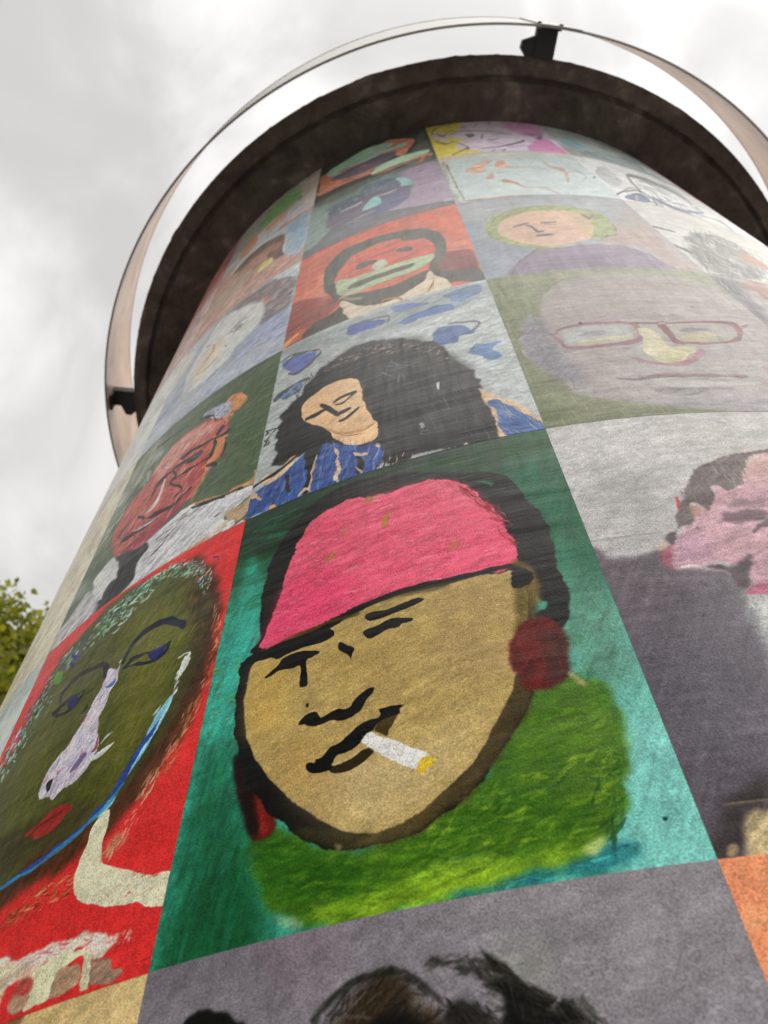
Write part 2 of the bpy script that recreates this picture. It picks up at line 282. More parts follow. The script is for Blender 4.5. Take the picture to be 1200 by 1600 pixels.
ART_JSON = (  # upper and right sheets are paled, sky glare mixed into their print colours
    '[[-2,0,[["b",[235,246,246],0.15,60],["f",[189,206,205],[353,1171,940,1019,1005,905,734,894],5,20,0.6,0.12,20,0],["f",[241,44,44],[543,1259,570,1452,588,1600,544,1600,460,1600,368,1600,365,1600,361,1600,360,1598,360,1374],4,3,0.8,0.1,20,0]]],[-2,1,[["b",[242,229,203],0.2,60]]],[-2,2,[["b",[242,237,239],0.2,60],["h",[[245,245,232],[228,237,244],[246,241,246]],[383,1109,343,1600,925,1593,727,821],60,[0.0872,0.0379,-0.1189,0.1658],8,0.7,1.5,0.25]]],[-2,3,[["b",[227,195,195],0.3,60],["h",[[233,236,244],[214,180,177],[246,244,246]],[792,905,1109,1176,1228,1156,1042,585],40,[0.0335,0.1283,-0.0351,0.0647],10,0.7,1.5,0.25]]],[-2,4,[["b",[238,166,170],0.2,60],["f",[211,138,162],[838,763,984,835,1064,569,934,350],5,8,0.8,0.12,20,0]]],[-1,-1,[["b",[242,210,148],0.15,20],["f",[154,108,70],[579,1010,622,1012,684,1010,693,1006,684,987,605,979],5,3,0.9,0.3,20,0],["f",[227,199,145],[800,998,1000,1003,1021,939,888,935],6,30,0.5,0.2,20,0]]],[-1,0,[["b",[238,52,52],0.06,80],["f",[84,45,21],[798,947,919,842,974,710,990,577,970,473,938,384,861,307,802,261,673,220,530,210,402,204,195,415,561,395,756,480,795,702],10,9,1,0.5,70,0],["h",[[240,194,139],[238,53,52],[242,197,153],[188,87,43]],[952,719,978,708,1007,514,974,482,970,573],80,[0.0099,0.0173,-0.004,0.0029],20,0.8,1.5,0.25],["h",[[193,126,67],[239,174,130],[152,76,35]],[947,480,981,459,934,339,869,288,839,296,908,392],90,[0.0127,0.0203,-0.0045,0.0027],12,0.7,1.5,0.25],["f",[86,90,26],[740,951,859,869,923,766,942,644,940,548,912,460,847,373,765,308,670,284,520,275,344,266,46,554,111,645,119,750,168,884,282,944,429,983,610,974],6,6,1,0.35,60,0],["f",[132,133,38],[550,837,744,837,834,686,820,512,754,421,676,406,687,559],8,30,0.55,0.3,60,0],["f",[99,100,29],[148,778,272,750,465,584,424,516,342,466,286,434],8,30,0.6,0.3,60,0],["f",[33,14,14],[817,889,911,778,959,637,948,523,904,443,840,357,788,319,817,411,882,546,889,664],8,16,0.42,0.3,60,0],["f",[42,24,15],[268,364,453,363,629,351,717,330,631,286,475,279,323,288],8,16,0.45,0.3,40,0],["h",[[141,140,41],[98,103,29],[51,56,18],[167,161,48]],[666,889,846,799,907,657,871,495,736,365,422,346,255,444,190,759,395,880],380,[0.0135,0.0337,-0.007,0.0043],14,0.3,1.5,0.25],["h",[[50,16,16],[118,45,27],[161,85,38],[13,13,13]],[774,909,907,795,967,634,929,587,846,749],120,[0.0004,0.0297,-0.0048,0.0029],20,0.5,1.5,0.25],["h",[[192,244,228],[221,245,244],[31,108,105],[138,197,161]],[368,924,486,962,628,982,750,978,851,897,841,870,711,923,572,919,470,867,424,851],150,[0.0337,0.0082,-0.0082,0.0083],45,0.9,2,0.2],["h",[[222,245,245],[172,241,223]],[460,926,575,958,641,950,642,901,540,856,487,836],40,[0.0351,0.0073,-0.0089,0.0086],45,0.9,2,0.2],["h",[[155,219,178],[197,244,232],[16,55,16],[106,181,144],[17,20,60]],[408,936,570,969,753,970,851,897,862,860,715,913,549,922,465,877,402,832,338,877],150,[0.024,0.0107,-0.0075,0.007],35,0.75,1.5,0.25],["h",[[170,225,243],[101,169,230],[63,110,200],[245,246,246],[230,98,53]],[775,934,845,916,904,849,909,786,885,782,847,851],60,[0.0132,0.0118,-0.0057,0.0056],40,0.85,1.5,0.25],["h",[[43,49,196],[95,35,143],[156,202,242],[25,114,25],[219,233,245]],[333,942,309,922,148,909,123,839,68,746,28,672,139,616,141,740,229,790,312,845,376,874],150,[0.0175,0.0151,-0.013,0.0083],30,0.8,1.5,0.25],["h",[[169,237,240],[180,230,243],[88,144,116],[13,13,13]],[210,750,128,800,59,697,-32,647,80,547,157,597,214,671],110,[0.0087,0.0158,-0.0141,0.0076],35,0.8,1.5,0.25],["h",[[188,240,244],[230,245,245],[20,82,30]],[151,790,248,734,153,684,157,597,80,547,-7,626,59,697],60,[0.0106,0.0193,-0.0164,0.0088],40,0.9,2,0.2],["f",[97,169,40],[193,828,237,829,260,790,229,790],3,1,0.9,0.12,20,0],["f",[30,30,140],[255,865,265,859,278,850,289,843,300,836,312,828,321,822,325,836,315,842,303,849,292,856,281,863,268,871,257,877],3,1,1,0.1,20,0],["f",[31,31,141],[279,842,278,841,278,839,277,838,276,836,275,834,274,833,309,810,310,811,312,812,313,813,315,814,316,815,317,816],3,1,1,0.1,20,0],["h",[[239,54,95],[222,58,168]],[63,874,116,871,79,809,72,770],14,[0.0069,0.013,-'
    '0.0135,0.008],20,0.7,1.5,0.25],["f",[52,34,154],[893,906,905,902,915,899,916,894,918,887,923,884,922,891,917,903,902,909,890,912],2,0.5,0.9,0.1,20,0],["f",[16,16,53],[622,683,625,700,633,720,647,734,667,744,696,750,729,749,762,741,792,728,822,711,846,695,851,712,824,731,785,755,746,768,710,772,678,769,650,760,630,748,616,732,610,709,609,690],2,0.7,1,0.1,20,0],["f",[14,14,25],[630,663,647,670,670,676,696,673,725,667,755,660,781,657,800,663,811,671,808,674,792,672,770,671,745,674,716,679,686,687,655,691,634,681,621,670],2,0.6,1,0.1,20,0],["f",[14,14,35],[631,666,655,660,688,651,723,640,757,632,785,635,804,643,810,657,810,669,806,671,801,663,792,654,773,647,748,644,716,650,682,660,651,666,628,670],2,0.6,1,0.1,20,0],["f",[26,26,120],[729,670,773,671,791,672,786,647,760,640,740,651],2,0.8,1,0.12,20,0],["f",[114,108,32],[700,661,730,655,721,673,703,674],2,1,0.8,0.12,20,0],["f",[13,13,13],[340,679,328,695,321,714,334,728,357,737,387,739,421,738,457,732,491,725,515,718,514,721,527,700,539,677,567,664,558,687,538,718,499,740,473,744,439,751,401,756,365,757,334,753,313,742,303,725,315,702,330,683],2,0.7,1,0.1,20,0],["f",[13,13,13],[330,654,336,662,348,670,370,673,398,674,434,674,463,675,458,679,424,683,382,687,352,686,329,683,309,679,296,676],2,0.6,1,0.1,20,0],["f",[13,13,13],[328,653,358,643,393,634,421,634,442,641,454,658,459,673,453,677,442,665,425,653,404,647,379,646,347,654,318,665],2,0.6,1,0.1,20,0],["f",[24,24,105],[381,662,387,685,428,671,438,649,414,643],2,0.8,1,0.12,20,0],["f",[17,17,60],[492,597,500,600,509,604,511,609,511,613,507,616,503,614,498,611,493,605,488,599],2,0.6,0.9,0.1,20,0],["f",[232,223,245],[601,706,596,678,554,696,552,665,534,629,524,597,515,565,494,540,473,515,431,492,415,461,420,430,454,409,491,402,512,391,547,404,608,413,624,428,634,454,624,494,596,536,598,580,608,630,611,660],4,0.8,1,0.25,60,0],["h",[[243,240,246],[206,182,230],[145,183,241],[215,81,128],[245,243,246],[162,123,185]],[594,692,596,635,588,550,623,473,550,413,445,422,418,471,494,540,534,629],170,[0.0095,0.0179,-0.0061,0.0036],14,0.65,1.5,0.25],["f",[42,99,178],[602,652,596,646,588,642,575,642,562,644,568,637,585,631,605,628,611,636,612,646],3,1.5,0.8,0.1,20,0],["f",[157,35,64],[617,496,620,483,622,469,617,464,611,462,615,460,623,460,631,465,627,480,621,494],2,0.8,0.8,0.1,20,0],["f",[98,85,154],[579,469,566,463,551,454,545,446,543,440,549,436,559,438,571,442,583,452,592,461],3,1.5,0.8,0.1,20,0],["f",[13,13,17],[449,435,448,449,470,450,474,439,474,422,467,420],2,0.8,1,0.12,20,0],["f",[228,236,245],[621,437,637,437,656,438,671,441,683,445,694,450,701,454,698,456,686,456,670,456,654,454,638,452,624,447,614,442],3,0.6,0.95,0.3,20,0],["f",[218,233,235],[643,468,653,473,664,478,673,482,680,485,677,487,668,486,656,484,647,477,640,470],2,0.6,0.9,0.1,20,0],["f",[235,245,245],[860,602,883,604,896,606,885,603,875,587,872,572,871,557,870,540,869,524,867,512,865,503,873,498,878,505,884,515,887,531,889,547,893,560,897,571,905,589,902,612,876,613,856,606],4,0.8,0.95,0.4,60,0.3],["f",[145,210,242],[871,507,861,499,850,489,841,481,833,469,827,451,822,432,812,411,803,394,797,386,791,378,780,364,769,348,756,334,745,321,734,306,726,295,735,290,748,298,763,310,773,325,782,340,793,356,804,370,812,376,821,383,832,399,843,419,853,436,862,452,867,464,872,475,876,490,879,501],4,0.8,1,0.4,60,0],["f",[39,73,172],[852,465,843,452,831,437,817,425,804,412,795,398,786,384,775,369,764,355,757,343,748,332,732,320,711,308,684,295,651,284,610,274,563,266,510,259,458,254,408,253,371,253,386,244,423,244,473,245,525,250,577,258,624,265,665,274,697,287,722,301,744,313,761,324,773,334,782,344,793,359,803,375,811,389,819,403,830,416,841,431,849,448,855,463],3,1,1,0.2,60,0],["f",[51,149,196],[787,346,772,335,753,322,737,311,721,301,706,294,688,287,666,280,635,273,590,262,535,253,460,250,394,250,401,245,467,245,543,247,601,255,648,265,676,274,696,282,716,287,734,293,751,303,766,314,781,330,792,343],3,1,0.8,0.3,20,0],["f",[227,245,245],[821,474,828,475,837,478,841,485,843,493,840,495,834'
    ',490,827,485,822,480,818,476],3,0.8,0.8,0.1,20,0],["f",[166,36,36],[439,338,469,351,498,357,522,363,568,366,602,356,617,343,592,329,569,317,541,313,501,314,476,326],3,0.8,1,0.3,40,0],["f",[86,20,20],[469,335,492,338,523,342,559,346,588,349,585,351,554,349,515,347,486,342,466,337],2,1,0.8,0.1,20,0],["f",[244,239,208],[766,299,774,269,775,243,780,216,792,199,824,183,867,168,907,155,944,144,1001,136,1005,89,928,105,881,113,845,118,791,132,752,147,725,167,711,190,713,214,722,245,720,272,741,296],2,0.6,1,0.1,20,0],["h",[[246,243,246],[244,223,218],[246,246,246]],[814,180,991,134,1001,92,789,136,739,170],60,[0.0307,-0.0052,-0.0022,0.0037],30,0.3,1.5,0.25],["h",[[238,52,52],[239,58,60]],[892,162,998,142,1002,126,909,149],30,[0.0115,0.0017,-0.0029,0.0026],15,0.9,1.5,0.25],["h",[[238,52,56]],[829,150,975,119,982,102,838,132],12,[0.0051,0.0018,-0.0025,0.0017],30,0.8,1.5,0.25],["f",[219,177,128],[782,205,783,215,822,238,853,223,835,210,804,200],5,6,0.8,0.4,50,0],["h",[[240,153,124],[242,198,173],[238,52,52]],[783,215,836,261,879,337,900,331,866,250,833,214,804,200],70,[0.0114,0.0147,-0.0049,0.0027],12,0.75,1.5,0.25],["h",[[174,111,53],[216,154,97],[241,189,147],[77,41,20]],[496,172,554,193,694,201,724,173,711,163,599,162,510,155],90,[0.0307,0.0045,-0.005,0.0031],12,0.75,1.5,0.25],["f",[245,238,223],[493,108,638,90,714,90,786,89,824,83,902,69,890,50,849,46,805,66,785,61,772,43,687,65,616,59,550,43],6,2,0.95,0.35,15,0],["h",[[245,242,234],[238,69,92],[245,245,232],[236,165,171]],[638,90,824,83,902,67,887,56,814,70,701,63],110,[0.0285,-0.0018,-0.0021,0.0021],14,0.6,1.5,0.25],["f",[244,223,195],[496,104,687,65,675,48,616,59,603,28,573,16],6,3,0.9,0.3,10,0],["f",[178,143,117],[742,46,808,45,822,15,753,11],4,1,1,0.3,15,0],["f",[175,141,121],[843,42,896,38,913,24,936,17,930,7,856,12],4,1,1,0.3,20,0],["f",[244,242,206],[688,64,774,69,822,65,841,45,859,6,831,10,814,50,760,46,753,11,684,10,682,46],4,1,1,0.15,80,0],["f",[199,88,80],[630,45,639,54,685,47,689,28,637,32],4,2,0.9,0.3,20,0],["f",[202,160,134],[637,32,689,28,684,10,633,14],4,1,1,0.2,20,0],["f",[238,52,52],[846,41,884,40,929,42,997,36,999,6,940,8,932,19,908,22,896,38],3,1,1,0.12,20,0],["h",[[244,224,199],[240,141,136]],[892,55,923,69,937,65,931,51,900,51],14,[0.0045,0.0095,-0.0035,0.0014],8,0.8,1.5,0.25],["f",[141,56,46],[941,17,951,17,966,18,985,19,1001,20,1000,21,984,20,964,19,950,18,940,18],1,0.5,0.7,0.1,20,0]]],[-1,1,[["b",[83,103,72],0.18,40],["f",[113,129,95],[-90,1118,278,1092,580,1060,623,913,357,902,166,826],8,30,0.6,0.2,40,0],["f",[64,88,43],[767,825,983,868,988,581,993,239,867,176,852,386],8,26,0.6,0.25,50,0],["h",[[63,88,40],[105,124,96],[133,149,126],[42,69,23]],[750,899,981,949,999,573,998,217,733,254,836,452],200,[0.0421,0.0184,-0.0069,0.0112],20,0.35,1.5,0.25],["f",[166,164,145],[-600,1050,-115,858,103,976,177,1028,293,816,151,710,73,482,-74,419],8,16,0.7,0.3,55,0],["h",[[220,222,223],[148,153,136],[95,109,48],[234,236,244]],[-66,494,-20,720,183,950,289,793,156,645,122,408],120,[0.0477,0.0524,-0.0214,0.0207],8,0.5,1.5,0.25],["f",[233,233,244],[-33,-55,193,63,276,163,433,175,558,209,679,238,790,192,923,164,1010,153,1008,118,956,92,894,73,950,11,847,-1,738,-9,648,-9,585,-38,458,-76,256,-95,81,-177],6,2,1,0.3,45,0],["h",[[239,239,245],[198,197,209],[150,149,157],[243,245,246]],[174,20,292,137,563,196,793,181,993,153,891,83,731,11,485,-31],220,[0.0454,0.022,-0.0081,0.0085],12,0.6,1.5,0.25],["h",[[13,13,13],[71,68,67]],[547,161,688,215,955,174,957,163,720,178,592,127],26,[0.0645,0.0111,-0.0038,0.0051],8,0.7,1.5,0.25],["f",[216,161,106],[616,0,742,5,841,18,849,-10,744,-27,640,-35],5,4,0.8,0.3,20,0],["f",[214,181,150],[891,83,972,92,1001,112,1000,35,957,16],5,3,0.9,0.12,20,0],["f",[227,225,233],[949,-21,990,7,1010,-65,990,-63],6,1,1,0.12,20,0],["f",[13,13,13],[277,224,350,225,440,207,512,147,469,104,484,31,389,-26,333,-41,267,8,307,112,365,112],6,3,1,0.3,50,0],["f",[195,194,206],[-425,346,-482,510,-240,434,-103,379,49,261,152,188,-18,186,-51,87,-37,43],6,20,0.6,0.3,60,0],["f",[24'
    '0,240,245],[238,84,157,216,250,257,333,190,343,123,307,89,315,42],6,3,0.95,0.25,50,0],["f",[13,13,13],[320,12,324,60,368,80,425,97,463,33,410,5,356,-3],5,4,1,0.3,20,0],["f",[232,230,243],[-4,16,-50,96,44,110,149,169,266,64,302,7,191,3,91,-7],6,6,0.85,0.3,55,0],["h",[[239,238,245],[182,181,195],[117,98,100]],[-19,42,44,110,164,171,318,27,191,3],110,[0.0418,0.0214,-0.0125,0.0094],8,0.5,1.5,0.25],["f",[166,169,202],[-600,132,-600,239,-600,349,-429,305,-228,238,-88,118,-163,74,-313,62,-600,120],8,20,0.7,0.3,60,0],["f",[243,231,219],[-600,174,-600,336,-600,506,-600,674,-583,750,-306,551,-316,436,-426,336,-600,326,-600,173],8,16,0.7,0.25,62,0],["f",[206,98,88],[253,275,150,409,150,503,190,585,278,638,359,763,509,791,667,763,765,742,778,600,791,471,750,397,706,341,684,284,610,261,553,221,471,188,367,214],6,3,1,0.3,55,0],["f",[238,173,165],[301,706,432,784,626,740,647,671,490,637,377,599],8,12,0.8,0.3,50,0],["f",[181,53,53],[620,473,723,565,768,558,773,460,680,357,626,393],6,6,0.9,0.3,50,0],["f",[176,53,77],[366,260,498,273,604,334,662,348,650,266,553,221,456,197,350,225],6,5,0.9,0.3,45,0],["h",[[233,139,104],[166,48,48],[239,190,184],[206,101,75],[132,38,38]],[242,348,287,619,493,763,726,717,766,488,675,309,459,213],320,[0.0397,0.0321,-0.0127,0.0144],14,0.6,1.5,0.25],["h",[[240,196,190],[238,173,158],[241,210,206]],[391,747,572,781,668,728,676,636,537,646,398,578,340,563],70,[0.05,0.032,-0.0127,0.0158],10,0.5,1.5,0.25],["h",[[182,53,58],[205,71,83],[151,44,44]],[584,412,720,429,759,536,784,509,762,402,683,330,610,293,559,245,393,285,404,342],110,[0.0303,0.0266,-0.009,0.0103],12,0.6,1.5,0.25],["f",[215,147,89],[702,782,732,854,796,827,833,786,846,730,810,689,771,662,740,674],6,1.5,1,0.3,50,0],["f",[233,154,92],[715,567,768,570,790,534,785,469,759,413,733,384,715,361,709,436],6,2,0.9,0.3,50,0],["f",[222,156,101],[987,231,990,209,987,190,968,186,936,188,903,188,864,192,805,206,748,224,718,234,704,240,708,229,725,220,757,207,813,190,872,175,913,169,947,166,982,160,1009,164,1011,193,1004,221],6,3,0.85,0.3,40,0],["f",[213,149,89],[726,400,715,381,703,355,693,326,687,298,685,274,685,257,700,244,702,258,706,280,712,307,720,338,728,368,734,391],6,4,0.8,0.3,20,0],["f",[180,184,207],[568,843,611,855,700,825,747,794,759,726,721,710,677,733,602,814],7,1.5,1,0.35,30,0],["h",[[125,131,160],[224,229,243],[36,15,15]],[575,837,635,841,743,791,729,715,664,743],34,[0.0239,0.0065,-0.0068,0.0107],40,0.7,1.5,0.25],["h",[[50,18,18],[13,13,13],[235,170,116]],[668,728,722,744,822,794,848,716,763,657,751,634],34,[0.0172,0.0153,-0.0065,0.0094],30,0.75,1.5,0.25],["f",[13,13,13],[538,839,566,819,599,797,625,786,642,776,661,749,677,720,684,718,669,749,643,789,614,810,588,823,557,839,531,853],4,0.8,0.92,0.3,20,0],["f",[13,13,13],[519,594,541,594,570,593,603,590,638,586,671,585,703,581,741,570,773,561,790,567,797,575,783,594,777,586,763,579,733,585,696,595,661,600,626,606,587,615,550,623,523,618,506,611],4,0.8,0.92,0.3,20,0],["f",[13,13,13],[470,562,499,557,535,551,569,538,600,525,626,514,643,507,639,515,620,525,592,540,558,558,520,573,485,577,459,575],4,0.8,0.92,0.3,20,0],["f",[13,13,13],[523,477,559,472,603,467,642,465,676,464,703,459,723,460,733,484,737,509,721,526,718,500,711,476,694,473,668,477,633,479,593,482,549,485,515,488],4,0.8,0.92,0.3,20,0],["f",[13,13,13],[727,450,732,481,735,521,730,555,725,579,713,589,715,568,716,538,715,497,714,463],4,0.8,0.92,0.3,20,0],["f",[13,13,13],[797,413,800,440,802,475,797,508,791,533,783,540,785,518,787,489,786,454,784,425],4,0.8,0.92,0.3,20,0],["f",[13,13,13],[717,414,743,401,765,390,758,398,761,390,772,380,776,387,758,414,733,421,712,424],4,0.8,0.92,0.3,20,0],["f",[13,13,13],[436,547,460,550,483,548,493,532,505,504,492,495,488,474,537,427,581,393,580,400,537,436,499,471,509,476,522,487,509,524,474,568,443,571,421,565],4,0.8,0.92,0.3,20,0],["f",[13,13,13],[494,467,529,434,567,399,587,380,594,372,583,361,567,356,573,348,592,351,607,360,594,384,569,410,530,446,494,478],4,0.8,0.92,0.3,20,0],["f",[13,13,13],[395,521,413,529,432'
    ',539,440,547,443,552,432,566,421,569,407,567,393,551,382,535],4,0.8,0.92,0.3,20,0],["f",[13,13,13],[385,474,387,481,389,489,391,496,394,503,396,512,399,518,378,538,378,530,377,519,376,510,376,501,375,491,374,484],4,0.8,0.92,0.3,20,0],["f",[13,13,13],[332,402,379,365,431,328,462,317,490,312,536,298,581,289,604,300,621,317,645,330,663,341,658,347,639,338,612,327,590,317,563,313,516,326,467,343,442,342,422,344,375,376,330,412],4,0.8,0.92,0.3,20,0],["f",[13,13,13],[259,328,285,315,319,301,349,296,383,294,428,291,470,289,495,284,510,280,502,291,486,296,459,303,412,310,362,318,323,325,292,332,262,344,239,353],4,0.8,0.92,0.3,20,0],["f",[13,13,13],[228,365,233,379,243,396,264,410,283,421,274,430,252,422,227,411,217,394,212,379],4,0.8,0.92,0.3,20,0],["f",[13,13,13],[710,204,747,196,793,187,833,180,872,173,918,167,953,163,948,173,912,178,866,185,826,192,786,200,739,210,701,219],4,0.8,0.92,0.3,20,0],["f",[13,13,13],[721,216,744,208,774,198,799,190,824,182,852,173,873,167,870,173,849,179,821,188,796,195,771,204,741,214,718,222],4,0.8,0.92,0.3,20,0],["f",[13,13,13],[724,586,735,596,747,608,753,618,757,625,745,643,735,644,723,641,713,624,706,609],4,0.8,0.92,0.3,20,0],["f",[13,13,13],[619,136,602,125,579,110,553,97,532,87,535,84,559,91,587,102,608,119,622,133],4,0.8,0.92,0.3,20,0],["f",[13,13,13],[849,93,855,94,863,95,870,96,877,97,884,98,890,99,887,104,881,102,874,101,867,100,860,98,853,97,847,96],4,0.8,0.92,0.3,20,0],["f",[13,13,13],[228,900,277,888,340,875,408,864,460,858,455,867,398,878,326,894,264,905,218,914],4,0.8,0.92,0.3,20,0],["f",[245,234,242],[433,540,436,497,437,451,430,423,420,403,403,390,388,383,394,377,416,376,440,382,453,401,458,432,452,484,442,531],3,0.8,0.95,0.1,20,0],["f",[234,234,244],[345,321,385,306,432,292,468,292,494,296,488,302,456,306,415,312,373,320,339,329],4,0.8,0.95,0.1,20,0],["f",[243,212,226],[595,378,591,348,584,310,574,275,565,250,568,247,578,272,589,305,595,344,598,376],1.5,0.5,0.8,0.1,20,0],["f",[235,237,245],[582,560,607,556,624,534,599,538],2,0.6,1,0.12,20,0],["f",[18,41,36],[538,574,585,565,644,557,662,530,621,515,567,534],4,1,0.8,0.12,20,0],["f",[137,40,40],[803,430,814,422,816,410,808,416],2,0.4,1,0.12,20,0],["h",[[176,193,217],[228,233,239],[102,115,83]],[213,676,247,753,282,835,320,804,281,686,226,608],34,[0.0197,0.0378,-0.0168,0.0175],10,0.6,1.5,0.25],["f",[237,237,245],[942,-2,1021,-8,1027,-68,987,-59,955,-31],6,1,0.95,0.2,20,0],["h",[[213,167,123],[185,137,95],[235,195,154]],[828,16,901,52,964,76,997,80,989,22,923,21,874,-1],60,[0.0231,0.0055,-0.0048,0.0069],16,0.6,1.5,0.25],["h",[[134,39,39],[69,22,22],[235,152,158]],[243,282,233,364,498,273,471,188,367,214],60,[0.0354,0.002,-0.01,0.0105],20,0.6,1.5,0.25]]],[-1,2,[["b",[181,190,208],0.2,35],["f",[219,226,233],[382,1228,590,1284,785,1193,966,1064,984,811,770,993,601,993,391,1093],6,6,1,0.15,20,0],["f",[147,153,156],[582,1155,587,1152,593,1147,599,1142,604,1138,610,1133,615,1130,600,1172,596,1175,590,1178,585,1180,580,1183,574,1186,570,1188],3,1.5,0.9,0.1,20,0],["f",[141,147,150],[618,1047,622,1044,628,1040,634,1036,639,1032,645,1028,649,1024,635,1064,631,1066,626,1069,621,1071,616,1073,611,1076,607,1078],3,1.5,0.9,0.1,20,0],["f",[140,146,148],[697,1023,701,1020,707,1017,712,1013,716,1010,722,1006,726,1003,714,1042,710,1043,705,1045,700,1047,696,1049,691,1051,687,1053],3,1.5,0.9,0.1,20,0],["f",[144,150,153],[709,1153,714,1150,720,1146,725,1142,730,1139,735,1135,740,1132,727,1172,723,1174,718,1176,713,1178,709,1180,703,1182,699,1184],3,1.5,0.9,0.1,20,0],["f",[140,146,148],[795,1078,799,1076,804,1072,809,1069,814,1066,819,1063,823,1061,811,1099,808,1100,803,1101,799,1103,794,1104,790,1106,786,1107],3,1.5,0.9,0.1,20,0],["f",[132,137,140],[882,1039,886,1037,891,1034,895,1032,899,1029,904,1027,908,1024,898,1060,895,1061,890,1062,886,1063,882,1064,878,1065,874,1066],3,1.5,0.9,0.1,20,0],["f",[141,147,150],[643,1048,647,1044,653,1040,658,1036,663,1033,669,1029,674,1026,660,1065,656,1067,651,1069,646,1072,641,1074,636,1076,632,1078],3,1.5,0.9,0.1,20,0],["'
    'f",[140,146,149],[808,1146,812,1143,817,1140,822,1137,827,1134,832,1131,836,1128,825,1167,821,1168,816,1170,812,1171,808,1173,803,1174,799,1176],3,1.5,0.9,0.1,20,0],["f",[139,146,149],[474,1053,479,1048,486,1043,492,1038,498,1033,505,1028,510,1023,493,1067,488,1069,482,1073,477,1076,472,1079,466,1083,461,1086],3,1.5,0.9,0.1,20,0],["f",[141,148,151],[408,1095,414,1090,421,1084,428,1078,434,1073,441,1066,447,1062,428,1107,423,1111,417,1115,411,1119,405,1122,399,1127,394,1130],3,1.5,0.9,0.1,20,0],["f",[149,138,143],[433,1040,601,993,703,971,829,914,975,802,983,569,963,420,867,417,787,418,797,587,750,726,603,874,495,908],8,5,1,0.4,35,0],["h",[[191,188,200],[128,113,118],[209,206,214],[106,101,110],[196,150,138]],[473,991,706,958,965,792,958,457,805,431,785,651,597,900],170,[0.0532,0.0041,-0.0079,0.019],25,0.6,1.5,0.25],["f",[202,144,131],[687,815,736,796,815,727,804,667,785,651,745,749],6,3,0.8,0.4,20,0],["f",[230,230,232],[375,958,553,876,721,757,789,630,781,503,735,423,653,369,612,279,538,241,407,233,266,292,195,532,241,697,289,879],6,8,1,0.15,45,0],["f",[242,222,205],[289,295,273,537,361,660,468,640,499,450,463,342,376,291],8,14,0.8,0.15,50,0],["f",[149,148,155],[524,601,539,622,566,644,613,649,654,651,649,662,605,667,553,667,527,643,513,618],3,1.5,0.9,0.1,20,0],["f",[155,153,158],[536,613,568,586,608,565,646,581,676,603,672,611,638,596,597,587,561,602,533,621],3,1.5,0.8,0.1,20,0],["f",[140,138,145],[555,627,599,638,630,604,600,587],4,2,0.8,0.12,20,0],["f",[163,156,152],[310,698,344,675,378,644,395,609,405,567,390,536,368,515,354,501,345,493,353,481,364,486,380,497,404,515,421,544,409,596,376,657,336,692,303,712],3,1.5,0.8,0.1,20,0],["f",[159,152,150],[328,391,368,373,413,359,442,366,465,379,485,389,498,397,494,405,478,401,455,395,431,385,402,379,360,388,323,400],3,1.5,0.85,0.1,20,0],["f",[213,209,212],[365,654,388,674,419,689,452,666,480,640,477,650,445,684,405,716,376,695,357,667],3,3,0.5,0.1,20,0],["f",[174,182,221],[707,316,787,418,983,418,989,227,989,101,842,232,710,214],8,12,0.9,0.25,30,0],["h",[[147,158,207],[215,222,241],[186,193,223],[128,132,154]],[596,186,711,298,985,399,996,-9,793,10,589,65],240,[0.0602,0.007,-0.0057,0.0116],14,0.55,1.5,0.25],["f",[196,202,220],[-1,81,206,197,434,157,658,181,969,118,994,-20,797,-5,564,15,276,37,-23,24],8,10,0.8,0.3,38,0],["h",[[229,233,244],[145,158,207],[235,237,245],[171,179,203]],[407,107,615,117,928,47,989,-16,778,-1,559,31,387,42],110,[0.0386,0.0014,-0.0062,0.0114],20,0.6,1.5,0.25],["f",[198,203,215],[-23,24,96,154,214,264,285,437,338,172,260,75,88,-31],8,16,0.7,0.25,55,0],["f",[244,236,225],[-600,773,-521,1060,-121,952,112,880,150,641,7,500,-243,368],8,20,0.7,0.25,58,0],["h",[[243,233,212],[211,221,239],[243,224,227],[219,228,243]],[-546,777,-175,916,23,1350,299,1212,268,939,94,703,-101,356],130,[0.0421,0.076,-0.0256,0.0357],8,0.5,1.5,0.25],["f",[13,13,13],[523,485,539,469,541,455],1,0.5,1,0.12,20,0],["f",[211,210,224],[-122,1600,206,1512,425,1070,303,1008,181,937],8,10,0.7,0.3,40,0]]],[-1,3,[["b",[214,174,164],0.2,40],["f",[185,203,222],[465,1070,709,926,967,923,991,670,995,279,950,162,842,278,786,422,783,633,754,765,574,858,340,896,239,821,191,856,267,990],6,4,1,0.2,60,0],["f",[152,173,219],[758,875,835,891,910,914,900,670,821,699],6,10,0.8,0.3,60,0],["f",[154,183,207],[859,856,961,886,986,362,931,253],8,14,0.7,0.3,80,0],["f",[232,236,234],[772,708,809,576,813,422,844,292,799,396,773,569],5,3,0.8,0.12,20,0],["f",[132,107,100],[214,821,317,892,497,914,743,770,780,617,794,429,821,305,701,376,538,713,385,713],6,6,1,0.3,45,0],["f",[193,150,138],[298,696,447,733,623,705,754,635,752,523,633,539,575,341,497,250],8,12,0.8,0.3,45,0],["h",[[212,167,156],[143,110,102],[175,139,128]],[317,668,475,807,746,685,773,385,582,398],80,[0.0508,0.0317,-0.0107,0.0254],12,0.5,1.5,0.25],["f",[240,227,148],[588,323,595,432,691,433,723,330,676,306,601,306],5,2.5,1,0.2,20,0],["f",[232,237,244],[208,823,237,872,293,919,388,927,500,921,632,885,732,861,721,895,619,924,482,969,362,990,258,995,200,947,174,'
